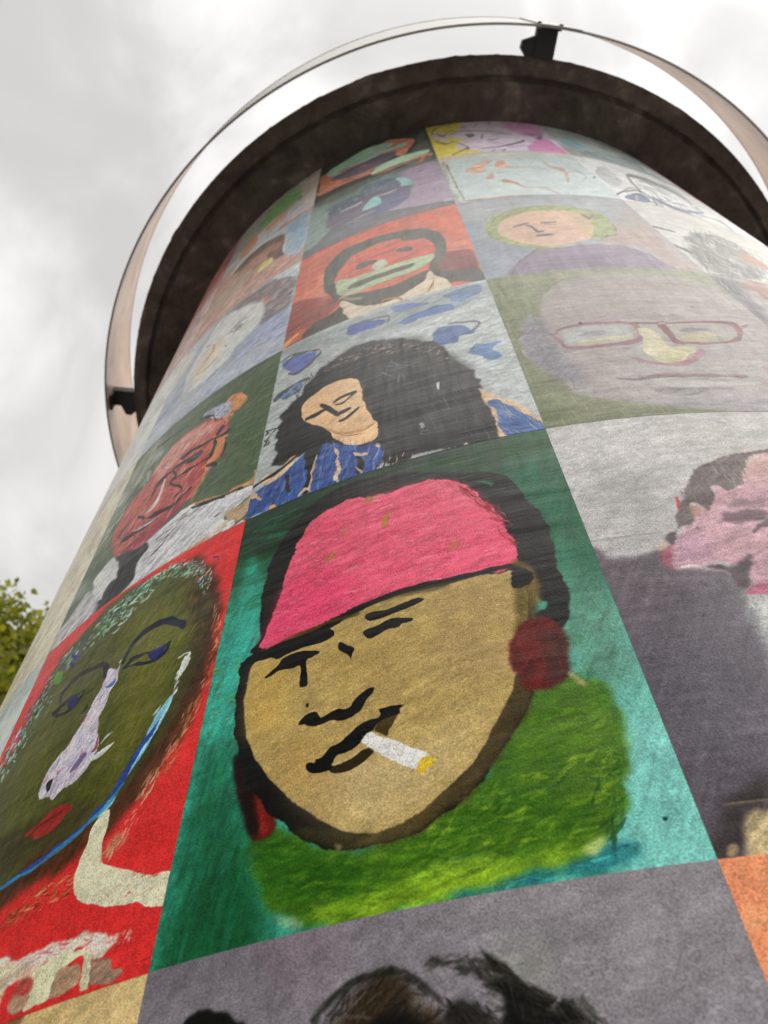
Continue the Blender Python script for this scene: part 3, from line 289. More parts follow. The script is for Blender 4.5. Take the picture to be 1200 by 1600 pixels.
    '891],4,4,0.7,0.1,20,0],["f",[201,179,163],[42,585,179,597,255,680,563,413,382,228,239,207],6,12,0.8,0.3,50,0]]],[-1,4,[["b",[212,208,214],0.15,40],["f",[243,223,224],[793,784,970,843,990,-17,818,566],6,10,0.8,0.2,60,0],["f",[220,218,229],[545,7,799,178,979,-1,978,-93,723,-29,407,121],6,8,0.8,0.2,40,0],["f",[162,211,158],[349,494,373,758,506,900,662,873,812,721,818,566,844,386,767,434,683,393,563,420,475,372],5,2,1,0.3,40,0],["h",[[136,181,134],[181,237,162],[194,239,177]],[407,592,520,816,777,724,824,419,653,445,498,383],40,[0.053,0.0097,-0.0118,0.0369],15,0.6,1.5,0.25],["f",[238,181,160],[502,233,532,324,668,342,707,229,609,151,526,171],5,3,0.9,0.3,20,0],["f",[237,172,139],[202,136,268,285,351,372,407,231,399,47,282,26],5,3,0.95,0.3,20,0],["f",[240,209,183],[204,149,192,304,201,460,287,460,366,433,350,476,266,512,173,523,163,361,177,200],4,3,0.8,0.1,20,0],["f",[223,225,214],[140,568,211,486,290,422,357,446,405,490,393,521,341,484,272,467,194,529,125,608],4,3,0.7,0.1,20,0],["f",[131,128,130],[541,39,545,34,550,28,554,23,559,18,564,12,568,8,563,29,558,35,553,42,548,48,543,55,537,62,533,68],3,1,1,0.1,20,0],["f",[151,142,144],[680,-10,718,1,759,23,780,59,791,92,786,105,774,77,752,44,712,19,675,5],3,2,0.7,0.1,20,0]]],[0,-1,[["b",[136,130,140],0.15,20],["f",[158,153,161],[415,1029,996,996,965,838,734,856,663,937],8,40,0.6,0.1,20,0],["f",[109,104,116],[11,999,345,1000,294,928,114,933,18,946],8,30,0.4,0.1,20,0],["f",[163,129,146],[261,998,352,994,355,956,281,962],5,30,0.4,0.12,20,0],["f",[152,165,141],[641,938,708,931,698,895,653,908],5,20,0.5,0.12,20,0],["f",[13,13,13],[95,931,126,934,182,927,200,917,245,908,280,871,99,893],6,2,1,0.12,20,0],["f",[34,35,31],[340,897,351,905,366,915,385,923,406,928,430,932,453,933,475,931,492,929,492,932,475,935,452,937,428,936,404,932,382,926,363,918,347,907,336,899],3,1,0.9,0.3,30,0.3],["f",[48,46,40],[346,902,360,911,379,922,405,928,426,931,425,933,403,930,376,924,357,913,344,903],2,1,0.7,0.1,20,0],["f",[48,46,40],[332,897,348,908,373,920,408,927,439,931,438,933,407,930,369,923,345,910,331,898],2,1,0.7,0.1,20,0],["f",[76,67,58],[366,888,392,912,432,927,472,929,504,918,525,897,538,877,545,836,368,854],8,8,0.7,0.4,40,0],["f",[47,35,23],[396,888,412,904,439,919,472,923,497,911,509,891,538,873,545,836,374,853],8,6,0.85,0.5,40,0],["h",[[22,20,15],[85,65,42],[41,32,23],[111,105,92],[13,13,13]],[366,893,412,919,466,931,511,913,533,885,550,872,500,855,367,869],260,[0.0263,0.0146,-0.0019,0.0013],24,0.6,2,0.35],["f",[13,13,13],[438,887,477,890,508,880,537,864,545,836,400,850],7,6,0.9,0.4,40,0],["f",[34,33,29],[341,895,351,904,367,914,386,923,407,929,430,933,453,934,476,932,498,926,519,912,534,900,535,901,521,913,500,928,476,935,452,937,428,936,405,932,384,925,364,916,349,905,339,895],4,1.6,0.75,0.4,30,0.3],["f",[34,33,29],[350,893,360,903,375,915,393,923,413,929,434,932,457,932,480,929,502,922,524,908,540,896,541,897,526,909,505,924,481,932,456,935,433,935,411,932,390,926,373,917,358,904,349,894],4,1.6,0.75,0.4,30,0.3],["f",[34,33,30],[360,892,370,903,384,916,400,924,418,929,439,932,460,931,484,926,507,918,530,904,546,892,547,893,532,905,509,920,485,929,461,934,438,935,416,932,397,926,381,917,367,904,358,893],4,1.6,0.75,0.4,30,0.3],["f",[34,33,30],[369,891,379,903,392,917,406,925,424,930,443,931,464,929,488,923,512,914,535,900,551,889,553,889,537,901,514,916,490,926,465,932,442,934,422,932,404,927,389,918,376,904,368,892],4,1.6,0.75,0.4,30,0.3],["f",[34,33,30],[379,890,387,903,400,917,413,925,429,930,447,930,468,927,492,920,517,910,540,896,557,885,558,886,542,898,519,912,494,923,469,930,447,933,427,932,411,927,397,919,385,904,377,891],4,1.6,0.75,0.4,30,0.3],["f",[39,38,34],[539,942,556,939,577,935,596,931,613,926,624,919,633,910,642,898,652,887,663,875,672,866,675,868,668,877,658,889,649,901,639,912,628,922,615,929,597,934,578,937,556,940,539,943],5,1.8,0.75,0.4,30,0.3],["f",[39,38,34],[535,940,554,936,576,931,596,927,612,922,624,915,635,906,645,895,655,883,667,873,676,866,680,867,672,875,661,886,651,897,640'
    ',909,629,918,615,925,597,930,577,934,554,938,535,941],5,1.8,0.75,0.4,30,0.3],["f",[39,38,34],[531,938,551,933,576,928,595,924,612,919,625,911,636,902,647,891,658,880,671,871,681,865,684,867,675,873,663,882,653,893,642,905,629,914,614,922,596,927,577,930,552,935,531,938],5,1.8,0.75,0.4,30,0.3],["f",[39,38,34],[527,936,549,931,575,925,595,920,611,915,625,907,638,898,649,887,661,876,675,869,686,864,688,867,678,872,666,879,655,890,644,901,629,910,613,918,596,923,576,927,550,932,527,936],5,1.8,0.75,0.4,30,0.3],["f",[39,38,34],[523,934,547,928,575,922,594,917,610,912,626,904,640,894,652,883,664,873,679,867,691,864,692,867,682,870,668,876,658,886,645,897,630,907,613,914,595,920,576,924,547,930,523,934],5,1.8,0.75,0.4,30,0.3],["f",[39,38,34],[518,931,544,925,574,918,594,913,610,908,626,900,641,891,654,880,667,869,683,865,695,863,697,866,685,868,671,873,660,882,647,894,630,903,612,911,595,916,575,921,545,927,519,932],5,1.8,0.75,0.4,30,0.3],["f",[22,22,17],[613,941,620,934,630,925,639,915,647,903,653,889,662,875,677,862,689,852,726,876,711,883,693,892,676,900,659,908,646,918,635,927,623,936,614,942],6,2,0.95,0.4,40,0.25],["f",[15,14,13],[628,908,647,902,673,888,701,872,717,877,740,879,749,866,756,849,752,815,591,828,608,858,628,871,629,890],8,3,1,0.3,40,0],["f",[30,28,24],[550,897,568,892,599,878,621,868,612,851,560,856],7,3,0.9,0.3,20,0],["h",[[13,13,13],[45,42,35],[78,77,70],[31,29,25]],[596,935,644,921,686,892,722,877,756,874,768,844,631,860,562,874,541,898,612,884],360,[0.0243,-0.0167,0.0015,0.0009],20,0.6,2,0.35],["h",[[72,70,66],[109,110,105]],[623,940,675,897,711,878,757,878,763,862,707,883,654,912],40,[0.0187,-0.0144,0.0013,0.0008],16,0.5,2,0.3]]],[0,0,[["b",[59,167,148],0.3,80],["f",[21,94,58],[-2,959,407,954,1010,983,993,684,911,514,669,766,206,798,57,584],6,30,0.9,0.3,15,0],["f",[14,37,14],[8,1032,999,1015,989,843,529,907,223,836,38,824],6,22,0.85,0.35,10,0],["f",[27,107,88],[855,983,1014,997,1041,399,945,357,935,597],6,25,0.8,0.3,70,0],["f",[120,193,181],[911,514,1005,449,1004,3,880,-1,926,235,853,319],6,30,0.9,0.2,60,0],["f",[136,216,210],[919,214,1006,171,1000,3,840,0],6,25,0.8,0.2,60,0],["f",[19,84,41],[10,3,134,170,248,-1,93,1],6,20,0.9,0.3,80,0],["f",[22,99,61],[20,54,35,366,145,219,198,64,133,2],6,26,0.8,0.35,80,0],["f",[60,192,174],[38,824,106,753,120,563,75,423,72,294,47,460],4,12,0.7,0.3,70,0],["h",[[115,167,81],[154,181,83],[56,194,162]],[9,534,93,507,73,356,28,330],26,[0.0381,-0.0008,-0.0052,0.0082],20,0.5,1.5,0.25],["h",[[40,137,45],[117,131,82],[27,117,95],[79,157,138]],[947,693,976,627,947,292,874,303,888,439],60,[0.043,0.046,-0.0084,0.0085],25,0.35,1.5,0.25],["h",[[16,63,16],[21,96,59],[28,128,96]],[51,934,685,890,677,831,225,813,85,645],50,[0.1128,0.003,-0.0077,0.0239],15,0.4,1.5,0.25],["h",[[21,91,58],[18,73,40],[38,139,116]],[20,54,54,361,175,113,131,10],70,[0.0101,0.0612,-0.0141,0.005],10,0.35,1.5,0.25],["f",[21,91,60],[850,957,1014,982,1007,702,994,499,924,463,930,580,916,766],6,18,0.8,0.3,70,0],["f",[16,67,16],[407,954,694,965,1012,991,1010,915,799,892,529,894],6,14,0.6,0.3,10,0],["f",[82,132,112],[911,514,984,534,982,299,935,257,878,315],6,22,0.7,0.3,60,0],["f",[67,116,24],[200,165,364,96,512,107,666,168,748,264,834,297,915,272,936,212,913,133,886,81,831,32,743,15,680,17,571,6,415,-3,333,8,255,38,207,89],8,5,1,0.3,10,0],["f",[86,124,27],[782,246,867,280,915,237,902,154,848,112,757,106,714,171],10,14,0.8,0.4,15,0],["f",[42,95,20],[202,155,338,101,414,75,391,32,266,53,210,88],8,12,0.85,0.35,5,0],["f",[158,197,45],[415,29,576,45,749,38,835,44,764,16,571,6,415,-3,320,18],8,9,0.85,0.4,12,0],["h",[[56,101,22],[95,137,29],[129,166,37],[39,78,18],[105,149,32]],[511,89,723,211,863,268,908,153,851,59,683,30,415,21],420,[0.04,0.0055,-0.0015,0.0072],18,0.3,2,0.1],["f",[61,106,23],[583,96,717,181,817,196,813,108,712,60,621,47],10,26,0.6,0.2,15,0],["h",[[48,98,21],[84,131,28],[114,162,35]],[213,134,510,72,506,15,319,19,214,88],200,[0.0436,-0.0009,-0.0024,0.007],14,0.28,2,0.1],["h",[[32,84,18],[57,101,22]],[608,110,76'
    '4,133,765,96,644,52,577,53],80,[0.03,0.0061,-0.0018,0.0051],20,0.35,1.5,0.25],["h",[[16,65,16],[66,104,23]],[851,121,913,152,876,56,838,36],30,[0.0291,0.0342,-0.0061,0.0029],15,0.6,1.5,0.25],["h",[[29,75,17],[50,93,20],[154,191,44],[181,214,60]],[536,103,660,140,808,167,902,154,841,60,706,36,552,32],260,[0.0389,0.0076,-0.002,0.0069],22,0.26,2,0.1],["h",[[27,72,17],[42,92,20]],[210,154,364,92,463,71,415,29,253,55],110,[0.0499,-0.0025,-0.0025,0.0082],18,0.28,2,0.1],["f",[30,115,125],[571,6,680,15,786,22,885,38,876,15,740,4,570,-1],5,5,0.8,0.3,15,0],["h",[[28,84,136],[33,132,137],[81,193,188]],[636,9,785,18,862,33,845,15,698,1],30,[0.0307,0.0012,0.0001,0.0038],10,0.7,1.5,0.25],["f",[155,192,150],[249,35,282,25,309,7,284,8,257,21],5,4,0.7,0.3,20,0],["f",[202,216,130],[807,38,843,51,831,32,809,27],4,3,0.8,0.2,20,0],["f",[13,13,13],[790,542,815,515,837,487,847,473,854,457,845,446,836,441,831,438,821,435,825,379,842,379,870,390,892,418,904,454,909,496,896,543,852,571,813,584],5,2,0.95,0.3,60,0],["f",[13,13,13],[793,805,819,753,842,695,843,652,839,608,834,562,831,517,840,481,850,460,906,483,905,503,905,528,909,564,912,613,909,667,894,728,853,787,814,830],4,2,1,0.35,60,0],["f",[48,45,26],[807,486,842,528,828,435,806,417],4,4,0.9,0.12,20,0],["f",[93,19,19],[121,293,171,287,233,210,230,159,204,143,170,172],5,3,1,0.3,80,0],["f",[156,39,29],[166,270,222,213,223,161,202,155,182,211],5,6,0.9,0.4,80,0],["f",[20,13,13],[111,302,146,293,180,222,200,146,170,172,138,232],4,4,0.9,0.2,80,0],["f",[13,13,13],[117,527,88,463,98,375,130,291,184,216,266,150,364,98,439,91,536,99,637,141,723,211,778,282,817,437,825,532,643,566,376,548],3,1,1,0.15,20,0],["f",[68,56,26],[414,95,536,99,643,144,723,211,781,282,806,381,751,337,702,260,630,174,526,131,445,111],4,5,0.95,0.2,20,0],["f",[88,84,34],[266,152,364,98,439,91,451,108,388,119],3,4,0.4,0.2,20,0],["f",[193,166,102],[140,507,116,466,123,382,167,291,244,213,335,148,426,111,519,119,630,173,703,244,751,307,798,397,819,508,784,555,626,554,410,554,256,511],2,1,1,0.14,20,0],["f",[217,196,151],[299,239,600,233,694,323,649,213,526,131,426,120,334,158],6,30,0.6,0.1,20,0],["f",[175,146,98],[607,533,810,535,794,412,733,315,616,352],6,30,0.55,0.1,20,0],["f",[216,177,89],[133,494,206,487,241,350,163,332,124,395],5,20,0.6,0.1,20,0],["f",[90,78,22],[794,530,826,523,810,423,776,373,784,444],4,5,0.8,0.2,20,0],["h",[[232,194,122],[182,146,79],[243,213,153],[167,128,65],[214,174,97]],[134,486,410,546,818,533,751,337,633,195,514,130,426,120,243,219,140,363],700,[0.0121,0.0011,-0.0018,0.005],60,0.4,1.5,0.2],["f",[183,152,91],[342,525,536,440,471,345,349,402],6,24,0.5,0.2,20,0],["f",[190,149,86],[203,285,324,292,387,168,305,174],6,20,0.4,0.2,20,0],["f",[75,62,19],[153,521,218,524,303,530,384,543,461,554,535,550,595,545,628,546,645,549,644,556,627,559,594,563,533,572,455,578,373,566,293,550,211,538,147,531],2,3,0.7,0.2,20,0],["f",[13,13,13],[97,503,129,507,163,527,166,577,161,637,164,699,173,759,194,807,223,848,261,882,304,908,352,928,406,939,468,935,530,925,581,916,630,903,687,880,741,856,785,840,815,822,828,792,835,756,837,719,841,676,855,630,865,594,861,560,855,532,889,524,900,555,909,603,898,651,884,693,880,730,874,772,860,815,834,854,793,872,747,885,691,905,632,926,581,944,528,958,463,971,395,979,333,974,276,957,228,927,189,888,155,845,130,792,119,725,119,657,128,593,133,546,114,523,91,510],3,1,1,0.2,70,0],["f",[13,13,13],[132,532,147,580,159,709,176,821,227,908,312,946,423,943,590,912,706,877,801,814,845,721,860,604,850,564,791,552,595,563,387,551],4,1.5,1,0.12,20,0],["f",[16,13,13],[799,755,819,684,818,585,842,566,857,644,845,721,820,773],4,3,0.8,0.3,70,0],["f",[241,92,125],[139,535,159,603,183,690,208,797,256,881,325,905,401,912,485,892,568,894,629,895,704,865,768,787,805,698,821,613,822,565,792,556,695,561,596,567,493,569,387,556,298,540,207,526],5,1,1,0.2,15,0],["f",[241,61,113],[143,538,186,679,286,693,404,633,405,577,279,546],8,20,0.55,0.3,15,0],["f",[242,98,126],[401,899,627,880,748,781,772,665,571,680,382,787],8,24,'
    '0.55,0.3,15,0],["h",[[240,62,109],[242,117,146],[229,64,99],[242,102,127],[243,148,167]],[183,559,216,783,315,883,628,886,759,789,809,597,597,576,405,572],460,[0.0451,-0.002,-0.0009,0.0053],10,0.5,1.5,0.25],["h",[[122,23,23],[203,43,69],[73,17,17],[229,86,106]],[685,867,770,798,823,699,811,686,747,770,683,849],60,[0.0233,-0.0269,0.003,0.0042],20,0.6,1.5,0.25],["h",[[185,161,126],[242,147,179]],[423,904,547,889,587,881,454,873],14,[0.0253,-0.0039,-0.0008,0.0078],15,0.6,1.5,0.25],["f",[242,119,149],[629,892,704,862,761,801,731,786,643,837],8,10,0.5,0.3,20,0],["h",[[164,30,30],[108,21,21]],[667,882,757,829,811,729,827,621,807,626,775,728,718,825],46,[0.0237,-0.0322,0.0039,0.0044],18,0.6,1.5,0.25],["f",[174,130,38],[483,769,492,779,501,792,504,805,505,815,497,820,494,813,488,803,482,788,477,775],3,1,0.8,0.1,20,0],["f",[194,127,71],[312,719,322,720,335,723,341,732,344,741,337,748,330,744,323,740,314,734,307,728],3,1,0.7,0.1,20,0],["f",[181,132,66],[368,788,368,792,369,797,370,801,371,805,372,810,372,814,362,821,361,817,360,812,359,808,358,804,357,799,356,796],3,2,0.6,0.1,20,0],["f",[173,121,37],[436,878,439,878,443,878,446,879,450,879,454,879,457,880,452,898,448,898,444,897,441,897,437,897,433,896,430,896],3,1,0.7,0.1,20,0],["f",[197,123,70],[659,638,663,641,668,644,672,648,676,651,681,654,685,657,677,670,673,667,669,663,665,659,661,655,656,651,653,648],4,3,0.6,0.1,20,0],["f",[13,13,13],[87,509,118,505,167,502,235,506,304,515,350,527,391,540,433,548,478,553,527,558,580,561,639,560,696,558,746,559,785,559,809,559,822,558,822,573,809,571,786,570,745,569,695,569,638,571,578,573,524,572,473,568,428,562,384,554,342,542,295,531,226,524,157,521,111,517,83,514],2,1,1,0.1,20,0],["f",[129,104,44],[805,567,816,554,823,538,821,498,817,461,846,460,850,499,849,547,828,569,809,575],4,5,0.8,0.2,80,0],["f",[13,13,13],[794,549,823,554,842,534,820,508,796,505,789,524],4,1,1,0.12,20,0],["f",[81,66,20],[143,525,215,527,281,532,335,537,403,535,413,542,393,543,315,543,245,537,153,529],2,2,0.8,0.2,20,0],["f",[13,13,13],[123,518,148,524,194,529,246,529,296,528,331,523,348,512,346,501,318,496,274,496,224,495,195,489,173,500,125,505,94,503,97,514],1.2,0.5,1,0.08,20,0],["f",[13,13,13],[163,455,179,465,200,474,208,485,230,490,260,489,300,478,310,471,291,465,277,459,284,409,283,403,271,404,264,410,261,452,239,454,204,460,185,455,168,452],1.2,0.5,1,0.08,20,0],["f",[13,13,13],[364,482,383,469,400,456,396,446,392,434,384,444,367,458,359,471],1.2,0.5,1,0.08,20,0],["f",[13,13,13],[428,528,441,533,488,529,535,535,563,537,580,530,562,523,506,515,450,510,432,517],1.2,0.5,1,0.08,20,0],["f",[13,13,13],[422,488,432,494,459,496,487,502,514,500,548,489,545,483,522,483,509,477,486,478,459,472,441,469,429,478],1.2,0.5,1,0.08,20,0],["f",[13,13,13],[285,365,291,365,292,357,288,355,285,360],1.2,0.5,1,0.08,20,0],["f",[13,13,13],[270,326,275,335,288,342,311,341,320,331,324,327,342,331,363,334,380,330,393,331,401,339,414,349,435,359,449,358,447,348,431,337,418,320,406,314,393,310,372,310,351,316,334,314,313,312,297,316,283,324],1.2,0.5,1,0.08,20,0],["f",[69,54,23],[449,274,457,285,463,294,479,294,499,295,491,282,478,267,476,257,462,264],1.2,0.5,1,0.08,20,0],["f",[48,38,15],[351,230,367,231,383,231,403,235,419,244,434,246,447,238,438,231,419,222,395,215,372,215,352,221],1.2,0.5,1,0.08,20,0],["f",[13,13,13],[297,247,305,248,316,244,318,250,330,251,338,257,350,266,362,267,376,270,382,275,394,281,414,291,439,296,457,297,461,303,459,311,472,311,492,311,514,308,504,303,504,294,487,293,471,291,455,286,443,275,431,273,423,263,407,253,383,247,367,247,359,238,356,226,336,224,313,226,300,234,296,242],1.2,0.5,1,0.08,20,0],["f",[205,177,129],[355,233,360,232,366,232,372,232,377,232,377,233,372,233,365,234,359,234,355,233],2,1,1,0.1,20,0],["f",[246,246,246],[421,264,431,272,443,273,448,269,462,260,485,250,508,238,537,222,558,209,561,204,543,189,530,191,505,203,476,220,446,240,425,254,418,261],1.2,0.5,1,0.08,20,0],["f",[231,229,230],[430,251,461,234,506,206,534,191,527,192,476,219,438,245],1,2,0.'
    '6,0.1,20,0],["h",[[246,246,246],[245,244,246]],[435,267,550,207,534,193,434,254],30,[0.0203,-0.0117,0.0008,0.0013],8,0.5,1.5,0.25],["f",[242,207,56],[536,196,542,204,554,207,561,204,564,200,574,200,574,197,566,195,567,190,563,188,553,188,548,182,546,180,535,183,533,191],1.2,0.5,1,0.08,20,0],["f",[242,185,54],[535,187,548,186,547,181,537,184],1,2,0.7,0.12,20,0],["f",[245,232,207],[551,187,559,187,560,184,553,184],1.2,0.5,1,0.08,20,0],["f",[149,133,107],[368,105,381,99,376,95],2,2,0.7,0.12,20,0],["f",[21,49,30],[320,30,327,28,325,24],1,0.5,1,0.12,20,0],["f",[101,23,20],[787,421,842,425,874,390,863,317,837,284,785,283,749,325,751,378],6,3,1,0.4,60,0],["h",[[66,16,16],[124,47,33],[101,20,20]],[789,392,835,397,853,366,841,315,791,307,766,341],36,[0.0318,0.0337,-0.0133,0.0118],25,0.35,2,0.1],["f",[50,36,30],[833,390,875,369,856,306,816,288],5,7,0.55,0.3,70,0],["f",[20,66,75],[941,59,947,58,946,56,941,56],2,0.6,1,0.12,20,0],["f",[197,176,134],[862,304,885,286,886,274,871,288],4,3,0.8,0.12,20,0]]],[0,1,[["b",[181,188,191],0.15,20],["f",[140,151,155],[0,975,377,977,975,972,976,842,630,771,245,835],6,16,0.7,0.3,20,0],["h",[[213,219,222],[157,164,169],[144,152,156],[225,229,234]],[3,949,971,947,996,83,847,245,771,553,507,775,117,735,21,176],260,[0.0559,0.0134,-0.0026,0.0127],20,0.45,1.5,0.25],["f",[101,115,186],[14,874,72,885,175,852,205,819,168,771,116,746,55,790],6,1.5,0.95,0.3,20,0],["f",[69,71,88],[36,843,56,861,90,874,151,861,204,840,217,829,209,812,164,775,112,747,84,753,65,767,66,756,87,735,122,723,174,752,218,794,226,826,202,855,146,879,82,896,47,878,29,855],4,1,0.8,0.1,20,0],["f",[61,85,166],[344,903,378,928,510,888,522,846,445,848,366,854],6,1.5,0.95,0.3,20,0],["f",[65,70,87],[351,931,386,926,433,918,491,906,536,892,538,876,531,854,538,845,547,871,538,910,489,926,431,936,383,939,350,939],4,1,0.7,0.1,20,0],["f",[90,114,166],[552,961,592,966,717,914,691,904,588,901],6,1.5,0.95,0.3,20,0],["f",[76,108,166],[584,820,636,849,686,857,750,872,809,854,828,809,778,797,682,800,631,782,595,791],6,1.5,0.95,0.3,20,0],["f",[71,103,160],[716,661,742,687,821,676,877,599,820,592,804,555,719,581],6,1.5,0.95,0.3,20,0],["f",[84,88,98],[790,696,820,689,856,679,888,668,905,656,896,640,876,618,858,605,842,598,843,588,859,590,880,600,902,627,913,664,891,683,858,693,821,701,790,705],4,1,0.8,0.1,20,0],["f",[97,122,167],[808,943,886,963,961,964,962,898,909,870,870,850,815,901],6,1.5,0.95,0.3,20,0],["f",[86,125,177],[834,469,863,515,904,503,966,500,927,462,957,406,914,394,871,437],6,1.5,0.95,0.3,20,0],["f",[80,114,162],[30,622,76,627,127,649,157,610,122,578,68,586],6,2,0.9,0.4,20,0],["f",[47,53,69],[21,594,30,600,45,609,71,623,105,637,147,642,182,644,176,662,140,661,95,660,57,654,26,645,12,629,7,615],5,1.5,0.8,0.3,20,0],["h",[[88,121,174],[174,186,193],[44,66,95]],[37,616,153,651,171,601,84,567],26,[0.0291,0.0047,-0.0055,0.0133],20,0.7,1.5,0.25],["f",[13,13,13],[77,198,74,284,67,409,80,499,138,550,205,655,292,718,381,744,481,736,623,666,729,573,780,455,812,389,839,311,846,185,860,110,869,2,753,2,613,9,567,2,467,36,410,86,248,110,231,199,176,200],8,3,1,0.3,60,0],["f",[13,13,13],[205,655,381,744,623,666,764,499,826,349,709,396,502,610,308,627],8,18,0.7,0.4,20,0],["f",[13,13,13],[419,542,567,499,699,301,764,74,597,33,478,82,472,250],8,24,0.7,0.3,60,0],["h",[[13,13,13],[13,13,13],[30,19,31],[13,13,13]],[82,308,94,491,231,658,481,704,725,535,841,262,862,30,614,27,478,82,452,320,407,530,148,457],420,[0.0294,-0.1149,0.0078,0.0015],16,0.45,1.5,0.25],["h",[[145,147,160],[163,119,80],[76,71,77],[190,167,146],[13,13,13]],[231,658,381,723,576,670,727,554,760,464,616,569,407,646],130,[0.0264,0.0017,-0.0016,0.0101],45,0.7,1.5,0.25],["h",[[146,154,172],[103,119,162]],[407,587,500,534,591,524,583,403,541,423],14,[0.0196,-0.0731,0.0069,0.0027],25,0.6,1.5,0.25],["h",[[108,104,109],[83,83,88]],[631,468,793,264,852,71,756,25,630,208],50,[0.0184,-0.0973,0.0027,0.001],8,0.5,1.5,0.25],["f",[194,201,213],[701,336,711,337,704,296,699,305],2,1,1,0.12,20,0],["f",[172,180,197],[621,1'
    '44,622,141,624,137,625,134,627,131,628,127,630,124,635,127,634,130,633,135,632,138,631,142,629,146,629,149],3,1,0.8,0.1,20,0],["h",[[168,148,130],[13,13,13],[132,134,152]],[633,136,667,96,656,81,621,101],10,[0.0117,0.0048,-0.0014,0.0051],40,0.8,1.5,0.25],["f",[238,194,149],[163,447,171,493,227,529,300,548,384,522,408,476,430,347,456,250,473,220,474,149,430,135,369,154,315,211,291,266,231,329,174,385],3,1,1,0.12,40,0],["f",[239,205,167],[301,520,384,507,419,336,387,322,330,384],6,12,0.7,0.1,20,0],["f",[201,148,98],[278,285,308,253,346,218,386,201,421,196,446,204,462,215,460,221,443,213,418,208,384,214,347,229,309,260,280,290],3,1.5,0.8,0.1,20,0],["f",[109,44,33],[291,268,320,237,357,204,393,191,420,186,420,189,393,196,358,209,321,240,291,270],2,1,0.6,0.1,20,0],["f",[13,13,13],[302,410,312,417,331,424,365,424,396,423,393,440,361,440,326,439,307,428,298,418],2,0.7,1,0.1,20,0],["f",[13,13,13],[307,399,322,392,343,389,367,404,387,421,384,428,363,413,339,400,320,400,306,405],2,0.8,0.9,0.1,20,0],["f",[13,13,13],[244,428,259,406,279,379,303,349,323,325,330,336,313,366,289,401,266,426,248,441],2,0.7,1,0.1,20,0],["f",[13,13,13],[188,376,209,375,236,377,264,386,286,395,281,409,257,404,228,398,202,393,183,389],2,0.7,1,0.1,20,0],["f",[13,13,13],[311,335,327,332,346,332,361,337,371,342,369,351,356,352,340,352,322,349,308,345],2,0.8,1,0.1,20,0],["f",[13,13,13],[330,289,344,288,364,292,390,311,411,329,406,339,383,325,356,311,338,305,326,303],2,0.8,1,0.1,20,0],["f",[13,13,13],[171,379,232,321,286,262,290,196,253,187,214,264],5,2,0.9,0.3,20,0],["f",[48,84,155],[-1,6,-8,91,32,119,108,130,177,185,219,204,262,210,316,188,410,125,483,112,476,8,392,-4,238,-6,53,2],5,2,1,0.3,70,0],["h",[[41,60,136],[102,127,194],[31,31,106],[138,162,216],[80,106,186]],[18,19,34,105,179,171,273,204,478,94,467,12,237,6],220,[0.0159,0.0623,-0.0083,0.0073],14,0.5,1.5,0.25],["f",[239,202,165],[34,169,80,164,153,205,167,177,108,130,54,120],5,2,0.9,0.3,20,0],["f",[13,13,13],[-3,135,26,141,63,149,95,156,127,167,164,192,193,215,188,224,158,203,120,180,88,169,56,162,19,151,-9,144],3,1,0.95,0.1,20,0],["f",[13,13,13],[202,213,235,282,282,228,259,184,237,66,232,9,211,12,218,100],5,2,0.95,0.3,70,0],["f",[32,15,17],[133,129,135,117,138,101,140,88,142,74,145,59,147,48,166,40,164,52,161,67,158,80,155,94,152,110,149,122],4,2,0.8,0.1,20,0],["f",[13,13,13],[397,86,401,73,404,62,403,37,401,11,411,4,420,25,427,54,416,81,404,94],4,2,0.9,0.1,20,0],["f",[239,200,166],[310,171,321,136,330,96,325,67,320,40,329,14,337,0,342,2,339,15,336,32,340,57,342,92,329,136,314,171],5,0.8,0.95,0.3,20,0],["f",[239,203,168],[251,168,244,134,237,92,235,50,234,19,237,17,240,47,243,87,249,130,254,166],3,0.8,0.9,0.1,20,0],["f",[239,204,169],[389,103,400,94,415,85,429,81,440,80,439,86,428,90,415,95,402,104,391,112],5,0.8,0.95,0.1,20,0],["f",[239,199,164],[394,39,397,34,402,27,406,22,409,16,414,9,417,4,423,11,420,16,415,22,411,28,407,33,402,40,398,45],4,0.8,0.9,0.1,20,0],["f",[239,199,161],[200,3,211,12,223,18,231,11,240,1,244,7,235,20,217,34,203,24,193,12],4,1,0.9,0.1,20,0],["f",[237,192,153],[465,106,467,102,469,99,471,95,474,92,476,88,478,85,488,100,486,102,483,106,480,109,478,112,475,115,473,117],4,1,1,0.1,20,0],["f",[237,179,117],[88,13,109,15,115,-8,91,-5],4,1,1,0.12,20,0],["f",[238,194,157],[7,89,14,87,19,86,31,73,45,59,51,65,38,83,20,104,4,109,-3,107],5,1,0.9,0.1,20,0],["h",[[239,199,163],[13,13,13]],[476,26,569,32,585,-5,476,-1],40,[0.0108,0.0297,-0.0041,0.0037],25,0.85,1.5,0.25],["f",[237,200,170],[749,6,761,9,761,-3,750,-2],3,1,1,0.12,20,0],["f",[218,182,146],[838,248,878,204,952,123,1003,29,994,-7,868,-3,861,95],4,2,1,0.2,-30,0],["f",[57,98,162],[857,167,890,170,946,97,997,24,994,-5,877,2,872,105],5,2,1,0.3,-30,0],["h",[[224,193,160],[96,127,181],[46,73,149]],[870,162,986,46,985,8,892,8],60,[0.0353,-0.0626,0.0021,0.0026],10,0.7,1.5,0.25],["f",[13,13,13],[10,398,16,400,20,406,13,419,9,425,12,423,22,418,41,414,53,411,47,409,36,397,25,383,16,371,20,366,29,378,40,392,52,402,56,416,38,422,20,424,10,429,4,429'
